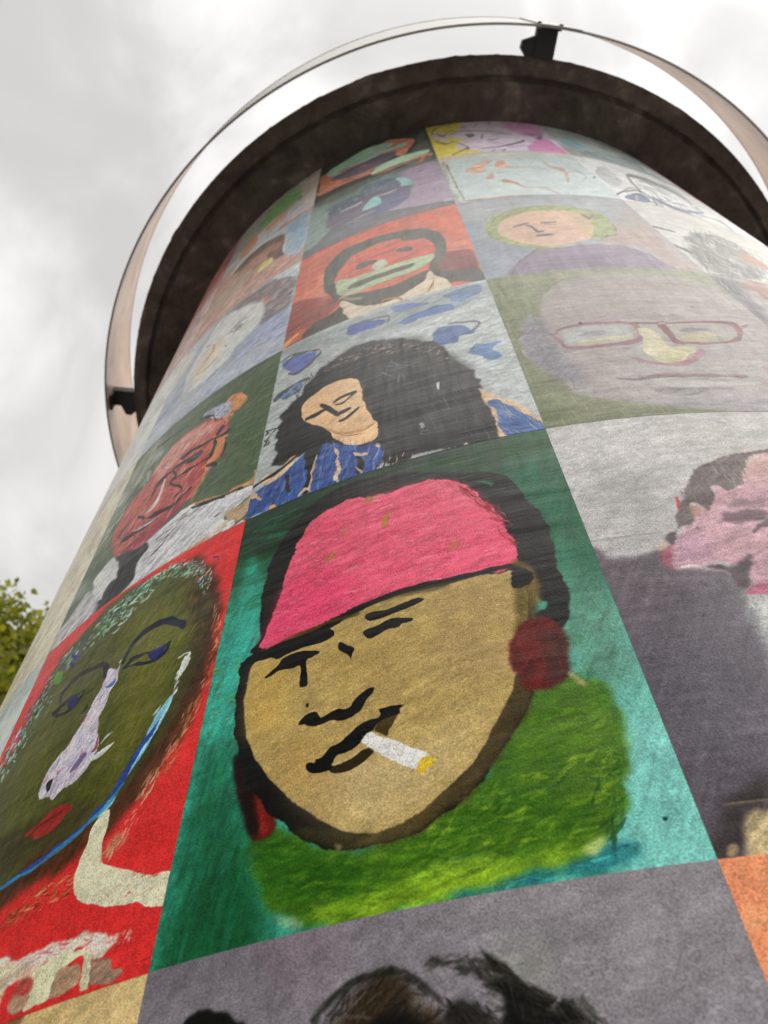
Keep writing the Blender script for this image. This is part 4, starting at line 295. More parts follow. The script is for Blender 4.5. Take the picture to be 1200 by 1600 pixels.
    ',10,418,14,410,11,406,7,404],1.5,0.5,1,0.1,20,0],["f",[13,13,13],[13,333,18,343,22,355,14,367,11,367,16,366,24,363,29,355,31,347,26,343,20,340,23,335,29,337,35,342,32,354,25,367,15,372,7,372,13,363,18,358,14,347,9,337],1.5,0.5,1,0.1,20,0],["f",[35,32,44],[0,887,18,894,43,901,70,900,98,895,126,881,147,869,145,880,124,891,96,903,67,910,39,911,14,903,-3,895],3,1,0.7,0.1,20,0]]],[0,2,[["b",[208,96,64],0.15,20],["f",[219,116,99],[-11,1008,146,995,184,607,-15,417,-25,592],8,20,0.6,0.2,20,0],["f",[235,143,117],[168,668,221,360,87,421,-13,496,-18,585,113,500],6,6,0.8,0.3,20,0],["f",[204,118,89],[858,425,971,483,972,365,881,378],6,4,0.8,0.3,20,0],["h",[[222,133,103],[183,57,54],[205,99,68]],[4,991,971,917,977,171,845,237,872,537,662,865,209,773,199,380,-7,450],200,[0.049,-0.0081,-0.0015,0.0189],20,0.45,1.5,0.25],["f",[154,72,60],[-15,417,123,388,300,218,272,166,199,85,66,109,-7,40],6,8,1,0.3,20,0],["f",[125,36,36],[787,207,795,372,879,368,986,336,987,127,887,154],6,5,1,0.3,5,0],["f",[60,56,49],[158,101,245,117,360,171,528,122,621,172,762,222,887,154,995,123,995,-17,932,1,838,46,611,-3,372,5,233,9,105,28],5,5,1,0.35,80,0],["h",[[13,13,13],[95,94,89],[13,13,13]],[178,102,361,98,621,172,884,136,984,15,788,54,612,14,363,11,136,20],150,[0.0072,0.0824,-0.0043,0.0035],8,0.5,1.5,0.25],["f",[232,172,97],[0,-4,12,12,30,32,58,54,83,74,76,89,48,78,15,63,-4,41,-15,22],4,3,0.9,0.3,20,0],["f",[68,56,39],[20,-1,77,-5,160,-8,276,-8,374,-2,370,12,272,11,153,15,71,12,17,8],4,1.5,0.9,0.1,20,0],["f",[62,67,56],[310,267,290,321,271,385,262,445,259,505,265,543,282,584,309,637,345,684,392,711,447,726,501,731,553,728,601,720,646,707,681,694,714,672,755,627,788,579,805,541,814,506,818,459,817,417,803,369,783,315,770,264,763,230,777,205,790,226,808,256,834,297,863,364,873,460,869,555,851,639,819,707,772,753,722,783,682,797,644,803,597,818,545,832,488,840,429,843,366,848,304,839,253,798,215,743,191,681,182,597,190,491,210,383,243,286,268,224],5,2,1,0.35,60,0],["f",[55,60,48],[300,218,358,228,566,170,753,227,617,100,490,76,341,158],5,3,1,0.3,20,0],["f",[71,73,63],[650,657,683,628,731,602,797,609,853,626,853,646,797,658,732,677,686,696,653,712],4,1.5,1,0.1,20,0],["f",[205,85,62],[304,541,340,600,438,646,567,674,610,691,624,758,640,667,710,628,770,612,788,490,811,430,788,387,674,405,557,422,437,428,334,433],5,2,1,0.2,20,0],["f",[69,63,53],[383,501,404,493,432,487,469,492,500,500,498,524,463,545,421,565,393,555,375,540],5,2,0.95,0.4,20,0],["f",[53,52,43],[614,542,637,527,663,511,679,506,691,503,694,534,682,551,664,567,636,566,613,561],5,2,0.95,0.1,20,0],["f",[118,35,34],[374,579,432,574,502,571,561,568,604,567,604,574,560,582,499,590,430,589,372,587],4,2,0.7,0.1,20,0],["f",[188,199,179],[472,443,499,500,540,498,558,433,527,412,497,402],4,1.5,1,0.2,20,0],["f",[171,188,154],[261,407,291,455,355,421,497,402,635,399,732,400,798,393,791,330,739,277,626,247,494,241,378,231,297,276,269,339],5,2,1,0.2,15,0],["f",[69,73,54],[337,313,366,349,496,350,613,349,689,341,648,304,495,300,397,294],5,2,1,0.3,20,0],["f",[144,164,135],[298,251,325,214,359,173,393,156,417,149,417,161,391,180,359,206,326,236,299,262],4,3,0.7,0.1,20,0],["f",[217,200,178],[301,189,320,202,398,97,490,41,596,41,669,85,736,139,761,213,782,161,826,89,842,44,834,-15,778,-30,678,-26,557,-37,390,-16,334,49,313,117],4,1.5,1,0.12,20,0],["f",[163,108,54],[775,155,771,128,763,89,743,37,724,-7,727,-13,747,28,768,81,776,123,779,153],3,1,1,0.1,20,0],["f",[172,111,56],[514,-8,513,23,519,50,547,49,578,36,598,18,610,1,613,10,600,30,579,51,546,65,515,65,506,29,508,-5],3,1,1,0.1,20,0],["f",[168,123,57],[922,-12,949,2,970,-16,928,-26],3,1,1,0.12,20,0]]],[0,3,[["b",[130,154,151],0.15,25],["f",[113,122,116],[-11,990,10,1183,310,1059,493,1070,648,1036,819,1012,973,1072,968,925,814,944,579,935,337,827,144,832],6,12,1,0.2,25,0],["f",[135,155,151],[-30,926,144,832,337,827,578,902,576,837,372,692,189,627,5,676],6,12,0.8,0.3,25,0],["f",[150,173,169],[8,179,-27,891,141,689,149,386,168,242,55,124,-27,112],6,8,1,0.2,30,0],["f",[170,151,17'
    '7],[681,827,824,935,970,942,993,697,980,68,785,100,609,146,557,220,675,347,766,437,771,644],6,5,1,0.12,10,0],["f",[168,149,173],[710,316,974,228,980,68,698,119],8,12,0.6,0.1,20,0],["f",[193,184,190],[945,128,984,129,982,79,939,80],3,2,0.8,0.12,20,0],["f",[110,110,123],[-50,128,55,124,168,242,226,295,367,212,556,195,752,126,981,72,982,-44,772,-57,549,-35,316,-31,109,-53,19,-122],5,4,1,0.2,18,0],["f",[117,112,133],[150,540,241,705,425,630,529,665,690,624,754,536,730,327,640,219,557,220,519,181,367,237,206,294,155,379],6,4,1,0.2,20,0],["f",[102,106,148],[542,365,644,489,752,508,730,327,631,215,519,181,482,217],6,8,0.8,0.2,20,0],["f",[155,195,202],[636,773,718,757,776,640,769,552,707,578,671,643],5,2,1,0.2,20,0],["f",[110,121,139],[403,809,490,867,618,825,681,728,679,604,529,650,425,660],6,2.5,1,0.3,25,0],["f",[98,111,127],[147,598,162,719,250,752,360,736,446,696,425,601,321,550,194,539],6,2.5,1,0.3,25,0],["h",[[174,211,220],[99,108,131],[84,100,118],[188,212,225]],[135,614,236,831,490,867,655,722,668,584,487,620,342,554,160,554],110,[0.0248,0.0037,-0.0028,0.0193],40,0.65,1.5,0.25],["f",[204,202,215],[249,521,293,511,345,507,387,519,416,533,413,548,382,547,339,544,289,538,247,534],4,1.5,0.85,0.1,20,0],["f",[196,194,209],[527,528,563,515,607,508,645,524,672,543,671,558,642,551,605,543,561,540,526,540],4,1.5,0.85,0.1,20,0],["f",[184,177,195],[353,261,385,262,426,265,471,271,507,277,506,285,469,286,423,286,382,278,351,269],3,1.5,0.8,0.1,20,0],["f",[157,209,210],[415,363,455,482,516,544,553,395,503,350],3,1,1,0.1,20,0],["f",[108,130,129],[90,481,102,503,120,514,150,470,178,422,179,431,151,486,116,540,96,523,86,492],3,2,0.7,0.1,20,0]]],[0,4,[["b",[85,88,88],0.15,20],["f",[122,129,127],[833,355,964,942,973,72,839,-6,756,35],6,10,0.8,0.2,20,0],["f",[236,159,140],[13,573,24,713,80,700,502,745,607,887,685,911,861,736,868,587,818,457,762,302,662,369,494,177,306,204,182,273,110,202,7,221,25,333],6,2,1,0.25,20,0],["f",[200,240,227],[78,623,105,741,293,828,452,911,607,863,680,794,663,674,576,669,673,638,797,683,815,594,742,559,597,553,450,511,299,520,159,495],6,2.5,1,0.25,20,0],["f",[130,123,147],[122,436,224,473,400,497,597,532,713,460,660,330,495,233,330,226,178,351],5,2,1,0.2,20,0],["f",[219,152,142],[352,414,386,400,426,383,460,367,485,354,485,371,459,395,424,422,383,431,350,436],4,1.5,0.9,0.1,20,0],["f",[180,140,142],[184,545,208,529,238,515,260,520,275,529,272,547,255,551,232,557,204,563,180,569],4,1.5,0.9,0.1,20,0],["f",[209,241,215],[482,101,565,243,727,297,886,306,961,275,909,184,717,111,561,79],5,2,1,0.15,20,0],["f",[223,148,127],[494,55,530,39,583,28,645,36,716,58,797,96,874,132,931,134,969,127,972,180,933,184,873,177,795,136,714,94,643,71,581,61,528,71,492,85],4,1.5,1,0.1,20,0],["f",[215,141,120],[911,183,889,117,864,49,849,22,838,8,839,-20,852,-19,872,0,899,66,922,131],4,1.5,1,0.1,20,0],["f",[236,157,136],[13,229,72,403,180,312,295,184,471,169,459,111,224,142,63,153],5,2,1,0.2,20,0]]],[1,-1,[["b",[242,156,113],0.15,60],["f",[235,142,102],[8,999,14,985,7,933,-6,934],5,20,0.5,0.12,20,0]]],[1,0,[["b",[192,189,191],0.12,30],["f",[161,158,162],[101,819,227,747,216,608,143,551,37,536,51,633],8,40,0.6,0.15,30,0],["f",[189,185,185],[331,987,675,985,595,854,417,822],8,50,0.5,0.1,20,0],["h",[[158,156,156],[209,206,209],[145,143,146]],[200,980,623,971,505,839,310,762,213,608,42,551],260,[0.0111,0.0055,0.0001,0.0027],60,0.35,1.5,0.25],["f",[98,89,99],[-29,539,36,534,97,538,141,545,166,528,181,488,241,481,274,453,278,404,275,347,265,262,154,-24,-94,-52],5,5,1,0.2,60,0],["f",[83,80,97],[-27,320,131,348,131,171,91,84,15,28,17,145],8,50,0.6,0.2,60,0],["f",[128,127,139],[201,449,289,440,219,245,133,98,95,136,153,297],8,50,0.6,0.2,60,0],["h",[[125,118,127],[78,74,88],[144,141,151],[132,145,145]],[9,500,236,457,242,288,150,131,30,42,8,93,10,268],300,[0.017,0.0112,-0.0012,0.0018],50,0.3,1.5,0.25],["f",[54,46,49],[56,78,112,93,137,104,116,59,76,50,40,11,23,1,6,2,7,20],6,7,0.9,0.3,60,0],["f",[212,192,147],[76,50,109,57,123,52,148,2,96,-22,36,-2],6,4,1,'
    '0.35,40,0],["h",[[230,216,172],[170,138,96],[135,107,68]],[78,47,116,53,99,6,45,2],50,[0.0141,0.0042,-0.0002,0.0018],40,0.6,1.5,0.25],["f",[190,164,123],[24,14,35,16,30,3,16,2],4,2,0.8,0.12,20,0],["f",[181,183,183],[265,454,269,415,315,408,392,370,250,119,235,212,258,364],6,10,0.9,0.3,60,0],["h",[[164,177,183],[210,213,214],[138,140,148]],[267,446,311,405,261,318,250,349],90,[0.0095,0.0065,-0.0006,0.0013],50,0.5,1.5,0.25],["f",[196,155,167],[166,532,188,561,236,605,271,636,356,712,453,760,578,826,784,777,513,413,325,424,296,437,298,479,250,499,201,491,159,489,153,499],4,3,1,0.2,20,0],["f",[192,151,185],[181,546,240,571,269,536,246,503,167,494],8,26,0.6,0.2,20,0],["f",[202,164,151],[479,807,568,832,514,722,469,734],8,30,0.8,0.2,20,0],["h",[[214,176,187],[184,131,150],[199,159,179],[178,131,154]],[177,531,257,620,441,725,502,722,338,447,306,460,298,498,169,497],230,[0.0133,0.0037,0.0006,0.0026],50,0.4,1.5,0.25],["f",[164,86,105],[141,531,156,549,179,560,168,532,154,511,149,496,141,501],5,4,0.95,0.3,20,0],["h",[[219,166,85],[196,129,45]],[142,549,175,571,178,562,149,542],18,[0.0084,0.0051,-0.0005,0.0019],20,0.8,1.5,0.25],["f",[101,88,90],[178,562,184,591,218,612,251,675,285,710,320,761,354,784,417,808,501,831,571,837,673,849,658,826,565,826,509,811,475,786,441,725,388,695,360,712,329,667,298,633,277,663,252,608,220,594,186,557],7,2,1,0.35,40,0],["h",[[71,63,64],[118,107,106],[137,115,116]],[251,675,305,737,358,783,493,817,429,716,365,721,303,642,279,667,226,607],160,[0.0008,-0.0279,0.0038,0.0021],14,0.5,1.5,0.25],["h",[[176,172,173],[169,154,154]],[358,783,425,794,434,726,390,699,371,772],26,[0.0016,-0.0326,0.0018,0.0011],6,0.7,1.5,0.25],["f",[173,124,102],[275,659,287,639,274,627,264,628],4,3,0.8,0.12,20,0],["f",[118,95,103],[373,668,404,672,451,665,443,651,388,643,365,645],6,6,0.6,0.3,10,0],["f",[73,51,60],[302,600,341,634,390,634,437,629,442,622,430,605,388,599,366,590,328,596],8,4,0.75,0.3,10,0],["f",[83,65,73],[375,564,382,567,393,573,407,578,424,585,446,596,465,606,466,617,448,610,426,600,408,591,393,583,381,574,374,568],5,2,0.95,0.3,20,0],["f",[118,78,98],[255,596,255,594,255,591,255,589,255,587,255,585,254,583,258,585,258,586,259,589,259,591,259,593,259,595,260,597],3,2,0.9,0.1,20,0],["f",[93,77,87],[279,492,310,501,333,514,343,505,333,487,304,468,288,434,272,432,268,460,258,476,225,487,221,493,255,495],6,3,1,0.3,30,0],["f",[181,104,126],[274,425,289,436,333,437,404,436,383,403,317,411,277,414],5,2,1,0.25,5,0],["f",[238,230,227],[173,492,183,492,195,492,206,492,214,491,215,492,207,494,197,496,184,495,173,494],3,1,0.8,0.1,20,0],["f",[202,37,37],[248,689,248,683,246,675,243,664,239,654,242,653,247,664,252,676,252,685,252,690],3,1,0.8,0.1,20,0],["f",[13,13,13],[196,773,198,772,200,771,202,770,204,769,206,768,207,768,209,770,207,771,205,772,203,772,201,773,199,774,197,775],2,1,0.7,0.1,20,0],["f",[22,18,26],[158,602,159,602,160,601,160,600,161,600,162,599,163,598,165,600,164,601,163,602,162,602,161,603,160,604,159,605],2,1,0.7,0.1,20,0],["f",[78,76,81],[102,601,106,600,111,600,115,599,120,598,125,598,128,597,129,600,125,600,120,600,116,601,112,601,107,602,103,602],3,2,0.6,0.1,20,0]]],[1,1,[["b",[116,120,88],0.15,30],["f",[96,108,57],[-1,969,90,959,126,666,17,367,48,161,105,37,-1,5],8,30,0.8,0.25,60,0],["f",[131,133,103],[207,948,811,961,971,922,1002,668,909,688,684,923,245,891],8,16,0.7,0.2,20,0],["h",[[114,123,88],[145,148,126],[160,161,146],[95,105,68]],[4,967,211,923,23,396,130,116,443,24,2,16],220,[0.0039,-0.0655,0.0045,0.003],12,0.4,1.5,0.25],["f",[148,140,140],[130,570,112,650,60,554,26,427,50,327,107,226,137,140,228,85,391,40,524,8,674,7,950,68,1523,794,1073,648,1005,709,943,868,752,929,469,925,295,880,187,750],5,4,1,0.12,20,0],["f",[144,134,128],[192,728,302,867,570,908,882,878,931,672,564,638,261,594,175,595],8,18,0.8,0.15,5,0],["f",[107,104,119],[112,650,60,554,26,427,58,325,138,192,192,235,147,395,148,529],8,18,0.8,0.3,60,0],["h",[[123,120,134],[159,155,162],[99,96,114]],[95,617,152,476,204,247,137,140,50,327,30,443'
    '],90,[0.0118,-0.0468,0.0051,0.0053],25,0.5,1.5,0.25],["f",[173,167,170],[215,231,500,282,776,318,822,248,696,43,474,57,270,116],8,40,0.7,0.1,20,0],["h",[[163,157,159],[147,140,144],[172,166,167]],[214,702,869,852,966,510,680,42,265,104,154,301],260,[0.0411,0.0193,0.0021,0.0088],50,0.3,1.5,0.25],["f",[154,129,120],[308,563,343,570,388,578,431,580,465,581,467,588,434,589,391,588,345,579,309,570],3,2,0.7,0.1,20,0],["f",[159,160,161],[190,484,254,514,417,507,436,461,417,413,306,398,202,401],4,3,1,0.1,20,0],["f",[149,143,138],[585,489,697,509,832,513,816,450,771,404,635,385,591,404],4,3,1,0.1,20,0],["f",[124,127,129],[247,463,301,488,353,480,324,450,262,452],5,3,0.9,0.3,20,0],["f",[183,174,143],[235,424,302,437,418,438,409,414,308,403,229,405],4,3,0.9,0.12,20,0],["f",[172,158,118],[604,412,663,442,747,443,719,408,637,388],4,3,0.9,0.12,20,0],["f",[110,110,108],[606,454,664,481,737,477,669,452],5,3,0.9,0.3,20,0],["f",[130,74,90],[163,470,172,490,191,512,229,523,278,528,334,529,388,526,426,519,451,504,459,475,456,449,455,435,442,418,397,403,340,396,279,392,225,393,197,401,182,415,173,452,169,487,156,476,160,439,171,399,190,382,220,375,274,374,334,378,390,379,437,388,471,422,487,469,483,504,464,527,434,537,393,540,338,543,282,543,232,537,191,525,168,500,157,477],3,1.2,0.95,0.25,20,0],["f",[106,31,31],[553,501,554,465,557,425,558,397,566,376,590,368,627,369,693,374,761,385,801,400,837,431,864,481,873,522,868,543,842,547,780,542,709,534,650,527,591,522,519,525,463,529,456,512,513,509,584,508,644,514,703,521,772,527,830,527,846,514,843,495,835,464,824,440,808,421,768,399,699,385,634,382,600,387,583,400,581,420,585,450,585,494,585,531],3,1.2,0.95,0.25,20,0],["f",[108,32,39],[861,485,869,491,881,500,891,507,901,515,912,524,921,531,925,544,916,537,905,528,894,520,884,513,873,504,864,498],3,2,0.6,0.1,20,0],["f",[116,91,110],[164,481,147,505,121,531,84,531,53,525,52,516,81,514,114,508,139,487,156,467],4,3,0.7,0.1,20,0],["f",[163,163,166],[365,324,416,365,456,377,422,318,455,256],4,4,0.7,0.12,20,0],["f",[189,182,146],[469,476,514,473,528,422,534,357,603,356,622,340,574,295,520,252,461,270,431,317,454,393],5,2,1,0.2,-40,0],["f",[197,189,162],[480,458,508,439,500,358,458,361],6,6,0.7,0.12,20,0],["f",[155,106,119],[360,317,373,295,393,270,424,254,458,244,491,240,524,241,552,247,582,262,616,292,642,320,638,346,614,323,585,298,560,278,532,263,500,258,466,261,432,271,402,286,380,307,365,325],3,1.5,0.9,0.2,20,0],["f",[107,93,98],[281,189,304,179,338,169,374,172,421,177,498,175,580,174,651,174,702,174,709,187,659,189,590,193,508,197,430,199,380,192,344,185,309,189,283,194],3,1.5,0.95,0.2,20,0],["f",[167,129,131],[354,190,399,193,461,194,529,190,586,185,589,192,534,198,465,204,402,200,356,195],3,1.5,0.8,0.1,20,0],["f",[161,119,119],[586,185,603,184,624,182,644,180,664,179,686,178,703,177,711,190,693,190,670,190,650,190,629,191,607,191,589,192],3,1.5,0.7,0.1,20,0],["f",[122,118,123],[380,120,491,124,628,115,525,97,486,81,399,93],5,4,0.9,0.3,20,0],["f",[186,181,181],[424,148,725,157,688,136,507,124],5,4,0.7,0.12,20,0],["f",[163,112,120],[795,234,797,233,800,232,802,231,804,229,806,228,808,227,817,239,815,240,812,240,810,241,807,242,804,243,802,243],3,2,0.8,0.1,20,0],["f",[171,127,134],[726,131,730,132,736,134,741,135,745,136,751,137,755,138,763,155,759,153,753,151,748,150,743,148,737,146,733,145],3,2,0.7,0.1,20,0],["f",[159,153,165],[328,70,480,69,703,55,674,7,424,31],5,8,0.6,0.2,20,0],["f",[60,20,20],[272,546,280,555,285,546,276,531,270,536],1.5,0.4,1,0.12,20,0],["f",[35,15,15],[624,519,630,519,623,508],1,0.4,1,0.12,20,0],["f",[13,13,13],[747,646,749,645,750,644,752,642,754,641,756,640,757,638,761,645,759,645,757,647,755,647,753,648,751,650,750,650],1,0.4,1,0.1,20,0],["f",[129,134,114],[8,11,70,18,147,26,205,27,266,26,354,24,429,25,431,29,356,30,268,32,207,33,148,31,71,24,9,17],3,3,0.6,0.1,20,0]]],[1,2,[["b",[141,148,160],0.12,20],["f",[156,160,166],[0,936,416,913,969,971,786,768,393,816,111,668],8,14,0.8,0.2,20,0],["f",[123,134,156],[19,710,112,417,297,'
    '248,114,4,-1,2],8,16,0.7,0.2,20,0],["f",[158,134,128],[603,250,821,591,963,866,976,385,975,101,975,-25,829,-26,801,231],8,20,0.9,0.15,20,0],["f",[143,144,150],[926,956,932,619,855,513,841,685],8,12,0.7,0.12,20,0],["f",[134,146,78],[97,544,150,697,265,774,444,818,652,776,759,692,769,496,728,389,605,343,499,290,350,230,210,307,127,411],7,3,1,0.4,30,0],["h",[[113,125,56],[152,161,90],[85,94,59],[161,157,103]],[104,541,265,774,657,791,769,496,712,388,569,324,682,660,376,746,179,597,155,401],120,[0.0566,0.0566,0.0011,0.0183],35,0.6,1.5,0.25],["f",[201,161,137],[159,499,202,633,318,712,423,738,599,711,666,614,632,442,569,324,403,264,292,285,183,391],4,2,1,0.1,20,0],["f",[179,158,108],[596,702,674,637,639,442,582,362,588,524],6,8,0.8,0.2,20,0],["f",[66,56,71],[237,529,265,537,297,549,319,559,333,568,334,580,321,578,300,573,267,556,238,541],2,1,0.9,0.1,20,0],["f",[65,56,70],[310,543,319,526,329,500,334,464,343,431,363,434,380,446,381,457,367,455,354,460,347,486,338,520,325,541,314,554],2,1,0.95,0.1,20,0],["f",[56,45,62],[392,554,403,553,418,553,431,553,445,553,460,553,471,553,477,574,465,573,450,572,436,572,423,571,408,570,396,570],2,1,0.9,0.1,20,0],["f",[56,46,62],[404,541,413,538,424,535,433,532,443,530,454,527,463,524,466,537,458,539,447,542,437,545,427,547,416,551,408,553],2,1,0.7,0.1,20,0],["f",[53,42,60],[327,390,350,388,379,386,402,390,419,395,422,407,407,410,385,412,355,409,330,405],2,1,0.95,0.1,20,0],["f",[74,81,80],[642,671,646,629,658,593,686,621,707,656,707,669,689,646,674,634,662,658,653,690],3,1.2,0.9,0.1,20,0],["f",[106,105,93],[105,538,145,621,204,717,274,765,353,792,448,801,525,805,528,814,451,813,356,806,276,779,204,729,143,629,104,543],3,1,0.7,0.1,20,0],["f",[89,85,69],[596,358,657,359,727,383,761,467,772,542,765,534,753,462,730,396,661,371,598,366],3,1,0.7,0.1,20,0],["f",[116,98,125],[117,-12,166,113,293,231,426,242,547,258,692,254,785,194,838,85,844,-24,446,-45],5,3,1,0.15,10,0],["f",[86,69,85],[112,-15,136,36,174,104,237,176,296,237,296,245,236,189,171,118,132,45,109,-10],2,1.2,0.8,0.1,20,0],["f",[95,78,110],[321,73,613,46,576,-52,295,-21],6,12,0.5,0.2,20,0],["f",[131,120,132],[275,218,366,234,338,135,285,147],5,4,0.6,0.12,20,0]]],[1,3,[["b",[193,207,210],0.06,10],["f",[163,165,158],[-16,973,46,967,15,331,51,-30,-14,-19,-15,238],5,4,1,0.2,70,0],["f",[193,201,203],[35,829,67,808,61,38,31,5,15,331],5,5,0.9,0.15,70,0],["f",[222,187,170],[-17,1011,18,949,-4,553,-16,593],4,4,0.8,0.2,70,0],["f",[228,205,189],[-14,990,323,961,627,946,1026,1025,1004,955,616,900,291,897,26,888],4,3,0.8,0.2,5,0],["f",[134,108,94],[35,801,37,694,41,552,43,398,46,252,53,124,58,35,64,41,59,131,53,258,49,404,47,557,48,702,49,812],3,1.2,0.95,0.1,20,0],["f",[175,119,88],[58,16,113,4,188,-7,266,-8,352,-8,444,-14,547,-21,682,-25,797,-16,805,5,688,-4,552,-1,449,7,357,14,270,15,191,17,116,27,61,37],3,1.5,0.85,0.1,20,0],["f",[211,162,141],[147,577,195,670,287,753,367,763,314,691,265,574,289,550,225,510],5,2,0.9,0.5,15,0.2],["f",[209,161,141],[351,629,404,754,439,730,436,627,444,575,369,575],5,2,0.9,0.4,20,0],["f",[204,184,179],[341,780,394,811,462,841,520,832,575,812,628,796,667,784,673,802,634,818,581,837,526,856,466,863,396,830,343,797],4,2,0.7,0.1,20,0],["f",[204,158,138],[427,582,457,568,497,559,540,566,581,590,610,646,628,698,626,703,609,654,583,605,544,583,502,578,462,591,433,607],3,1.5,0.8,0.1,20,0],["f",[209,186,182],[457,720,485,745,524,763,571,740,610,712,613,723,575,754,528,781,487,760,458,733],3,1.5,0.6,0.1,20,0],["f",[179,170,169],[339,472,354,471,373,470,389,469,406,468,425,468,440,468,442,478,427,478,408,479,392,481,375,483,356,485,342,487],3,1.5,0.7,0.1,20,0],["f",[196,145,123],[250,362,278,443,313,478,304,374],5,1.5,0.85,0.4,20,0],["f",[182,132,107],[334,274,367,252,402,225,414,199,424,172,442,148,469,132,523,133,574,142,576,150,526,143,472,146,448,169,435,200,427,232,415,266,381,304,349,334],4,1.5,0.9,0.1,20,0],["f",[176,124,98],[569,127,580,87,596,42,614,19,629,8,634,23,621,39,605,64,587,102,573,137],3,1.5,0.8,0.1,20,0],["f",[195,1'
    '53,135],[707,717,714,649,727,574,752,540,774,513,781,477,780,428,757,322,733,225,743,229,775,332,811,464,820,551,808,601,775,608,742,614,726,676,717,738],5,1.8,0.9,0.4,20,0.2],["f",[205,162,144],[842,697,850,694,860,690,869,687,878,685,888,681,896,679,904,703,896,704,885,707,876,709,867,711,856,714,848,716],3,1.5,0.7,0.1,20,0],["f",[182,178,177],[585,535,599,532,616,530,631,528,646,526,663,525,677,524,684,550,671,551,653,553,638,554,623,556,606,559,592,561],4,2,0.6,0.1,20,0],["f",[192,151,134],[824,476,853,502,885,523,905,502,917,475,926,496,915,527,896,552,859,526,829,495],3,1.5,0.7,0.1,20,0],["f",[161,169,171],[888,534,903,478,910,413,881,350,845,284,844,270,884,334,929,437,919,511,898,558],4,2,0.6,0.1,20,0],["f",[87,99,96],[971,437,997,466,989,428,966,410],2,0.5,1,0.12,20,0]]],[1,4,[["b",[232,218,243],0.12,10],["f",[239,221,113],[-25,992,173,1030,316,983,279,810,176,660,198,480,301,342,301,276,212,337,172,208,246,130,332,17,320,-57,-4,-17,-11,554],5,2,1,0.12,10,0],["f",[227,155,207],[687,22,763,244,926,437,975,-3,808,-68],5,5,1,0.15,10,0],["f",[241,177,234],[660,798,808,1025,987,1030,944,588,799,480,713,602],6,8,0.9,0.2,10,0],["f",[244,220,244],[44,751,116,749,175,564,122,503,168,339,93,453,28,593],5,3,0.9,0.3,20,0],["f",[237,219,244],[209,317,389,472,620,494,739,282,540,118,329,118],6,6,0.8,0.2,20,0],["f",[196,151,196],[787,572,932,630,914,478,849,404,812,531],6,5,0.8,0.3,20,0],["f",[151,146,155],[32,704,49,779,73,861,103,911,140,943,186,947,224,942,227,968,190,985,143,994,103,967,68,909,41,808,25,723],3,1.5,0.9,0.3,20,0],["f",[110,106,116],[38,479,64,405,101,336,141,356,182,364,224,246,255,130,264,159,231,269,186,384,144,387,106,376,70,437,43,501],3,1.5,0.9,0.1,20,0],["f",[90,87,95],[261,168,229,143,189,110,147,68,115,35,115,4,147,41,188,84,227,108,258,122],3,1.5,0.9,0.1,20,0],["f",[95,92,100],[326,99,391,97,476,110,552,148,623,198,679,251,717,292,726,353,688,308,631,248,559,187,480,138,395,117,328,114],3,1.2,0.95,0.1,20,0],["f",[110,105,116],[405,395,409,417,415,446,421,472,426,499,432,529,437,552,427,561,422,538,416,508,410,482,405,456,398,427,394,405],3,1.2,0.9,0.1,20,0],["f",[146,141,153],[417,821,423,837,430,857,437,875,444,893,451,914,457,930,456,950,450,936,442,919,435,904,428,889,421,873,415,860],3,1.5,0.8,0.1,20,0],["f",[148,140,150],[550,946,551,933,551,916,552,901,552,887,553,870,554,858,568,890,568,904,568,922,569,939,569,956,569,975,569,989],3,1.5,0.8,0.1,20,0],["f",[147,141,156],[289,781,295,787,303,795,310,803,317,810,324,819,331,826,333,855,327,851,319,846,312,842,305,838,298,833,292,829],3,1.5,0.8,0.1,20,0],["f",[121,116,128],[184,622,222,660,286,689,384,666,486,633,561,591,610,556,614,575,565,613,491,657,389,693,289,717,224,683,184,640],3,1.5,0.6,0.1,20,0],["f",[131,126,140],[70,684,85,624,108,573,135,611,155,662,153,685,134,654,114,636,96,674,80,722],3,1.5,0.8,0.1,20,0],["f",[119,114,126],[289,555,341,593,364,527,318,449],4,1.5,0.8,0.12,20,0],["f",[107,103,112],[436,358,451,335,473,319,503,342,528,370,530,387,507,371,480,359,458,367,440,379],3,1.2,0.9,0.1,20,0],["f",[97,93,102],[421,274,433,272,449,268,463,266,477,264,493,262,505,260,509,277,496,279,480,281,466,283,452,285,436,288,424,291],3,1.5,0.6,0.1,20,0],["f",[82,79,87],[484,-14,489,-6,496,4,502,13,508,22,515,33,520,41,521,59,516,52,509,45,503,38,497,31,491,23,486,17],3,1.2,0.8,0.1,20,0],["f",[82,79,87],[404,7,409,10,415,13,421,17,427,20,433,24,439,27,441,46,436,43,429,39,423,36,418,32,411,28,406,26],3,1.2,0.7,0.1,20,0],["f",[153,148,158],[780,839,807,883,836,924,854,922,867,908,877,938,868,969,848,984,812,923,782,862],3,1.5,0.7,0.1,20,0],["f",[116,111,121],[869,481,915,526,887,419,852,396],4,1.5,0.9,0.12,20,0],["f",[122,118,129],[789,585,807,546,831,517,858,552,877,595,878,614,862,585,844,564,819,584,797,611],3,1.5,0.8,0.1,20,0],["f",[100,96,105],[142,304,157,301,177,298,195,296,213,294,234,292,249,291,251,303,235,304,215,306,197,308,179,310,159,313,143,316],3,1,0.5,0.1,20,0],["f",[115,111,121],[506,490,538,511,581,528,627,511,664,491,668,505,632,'
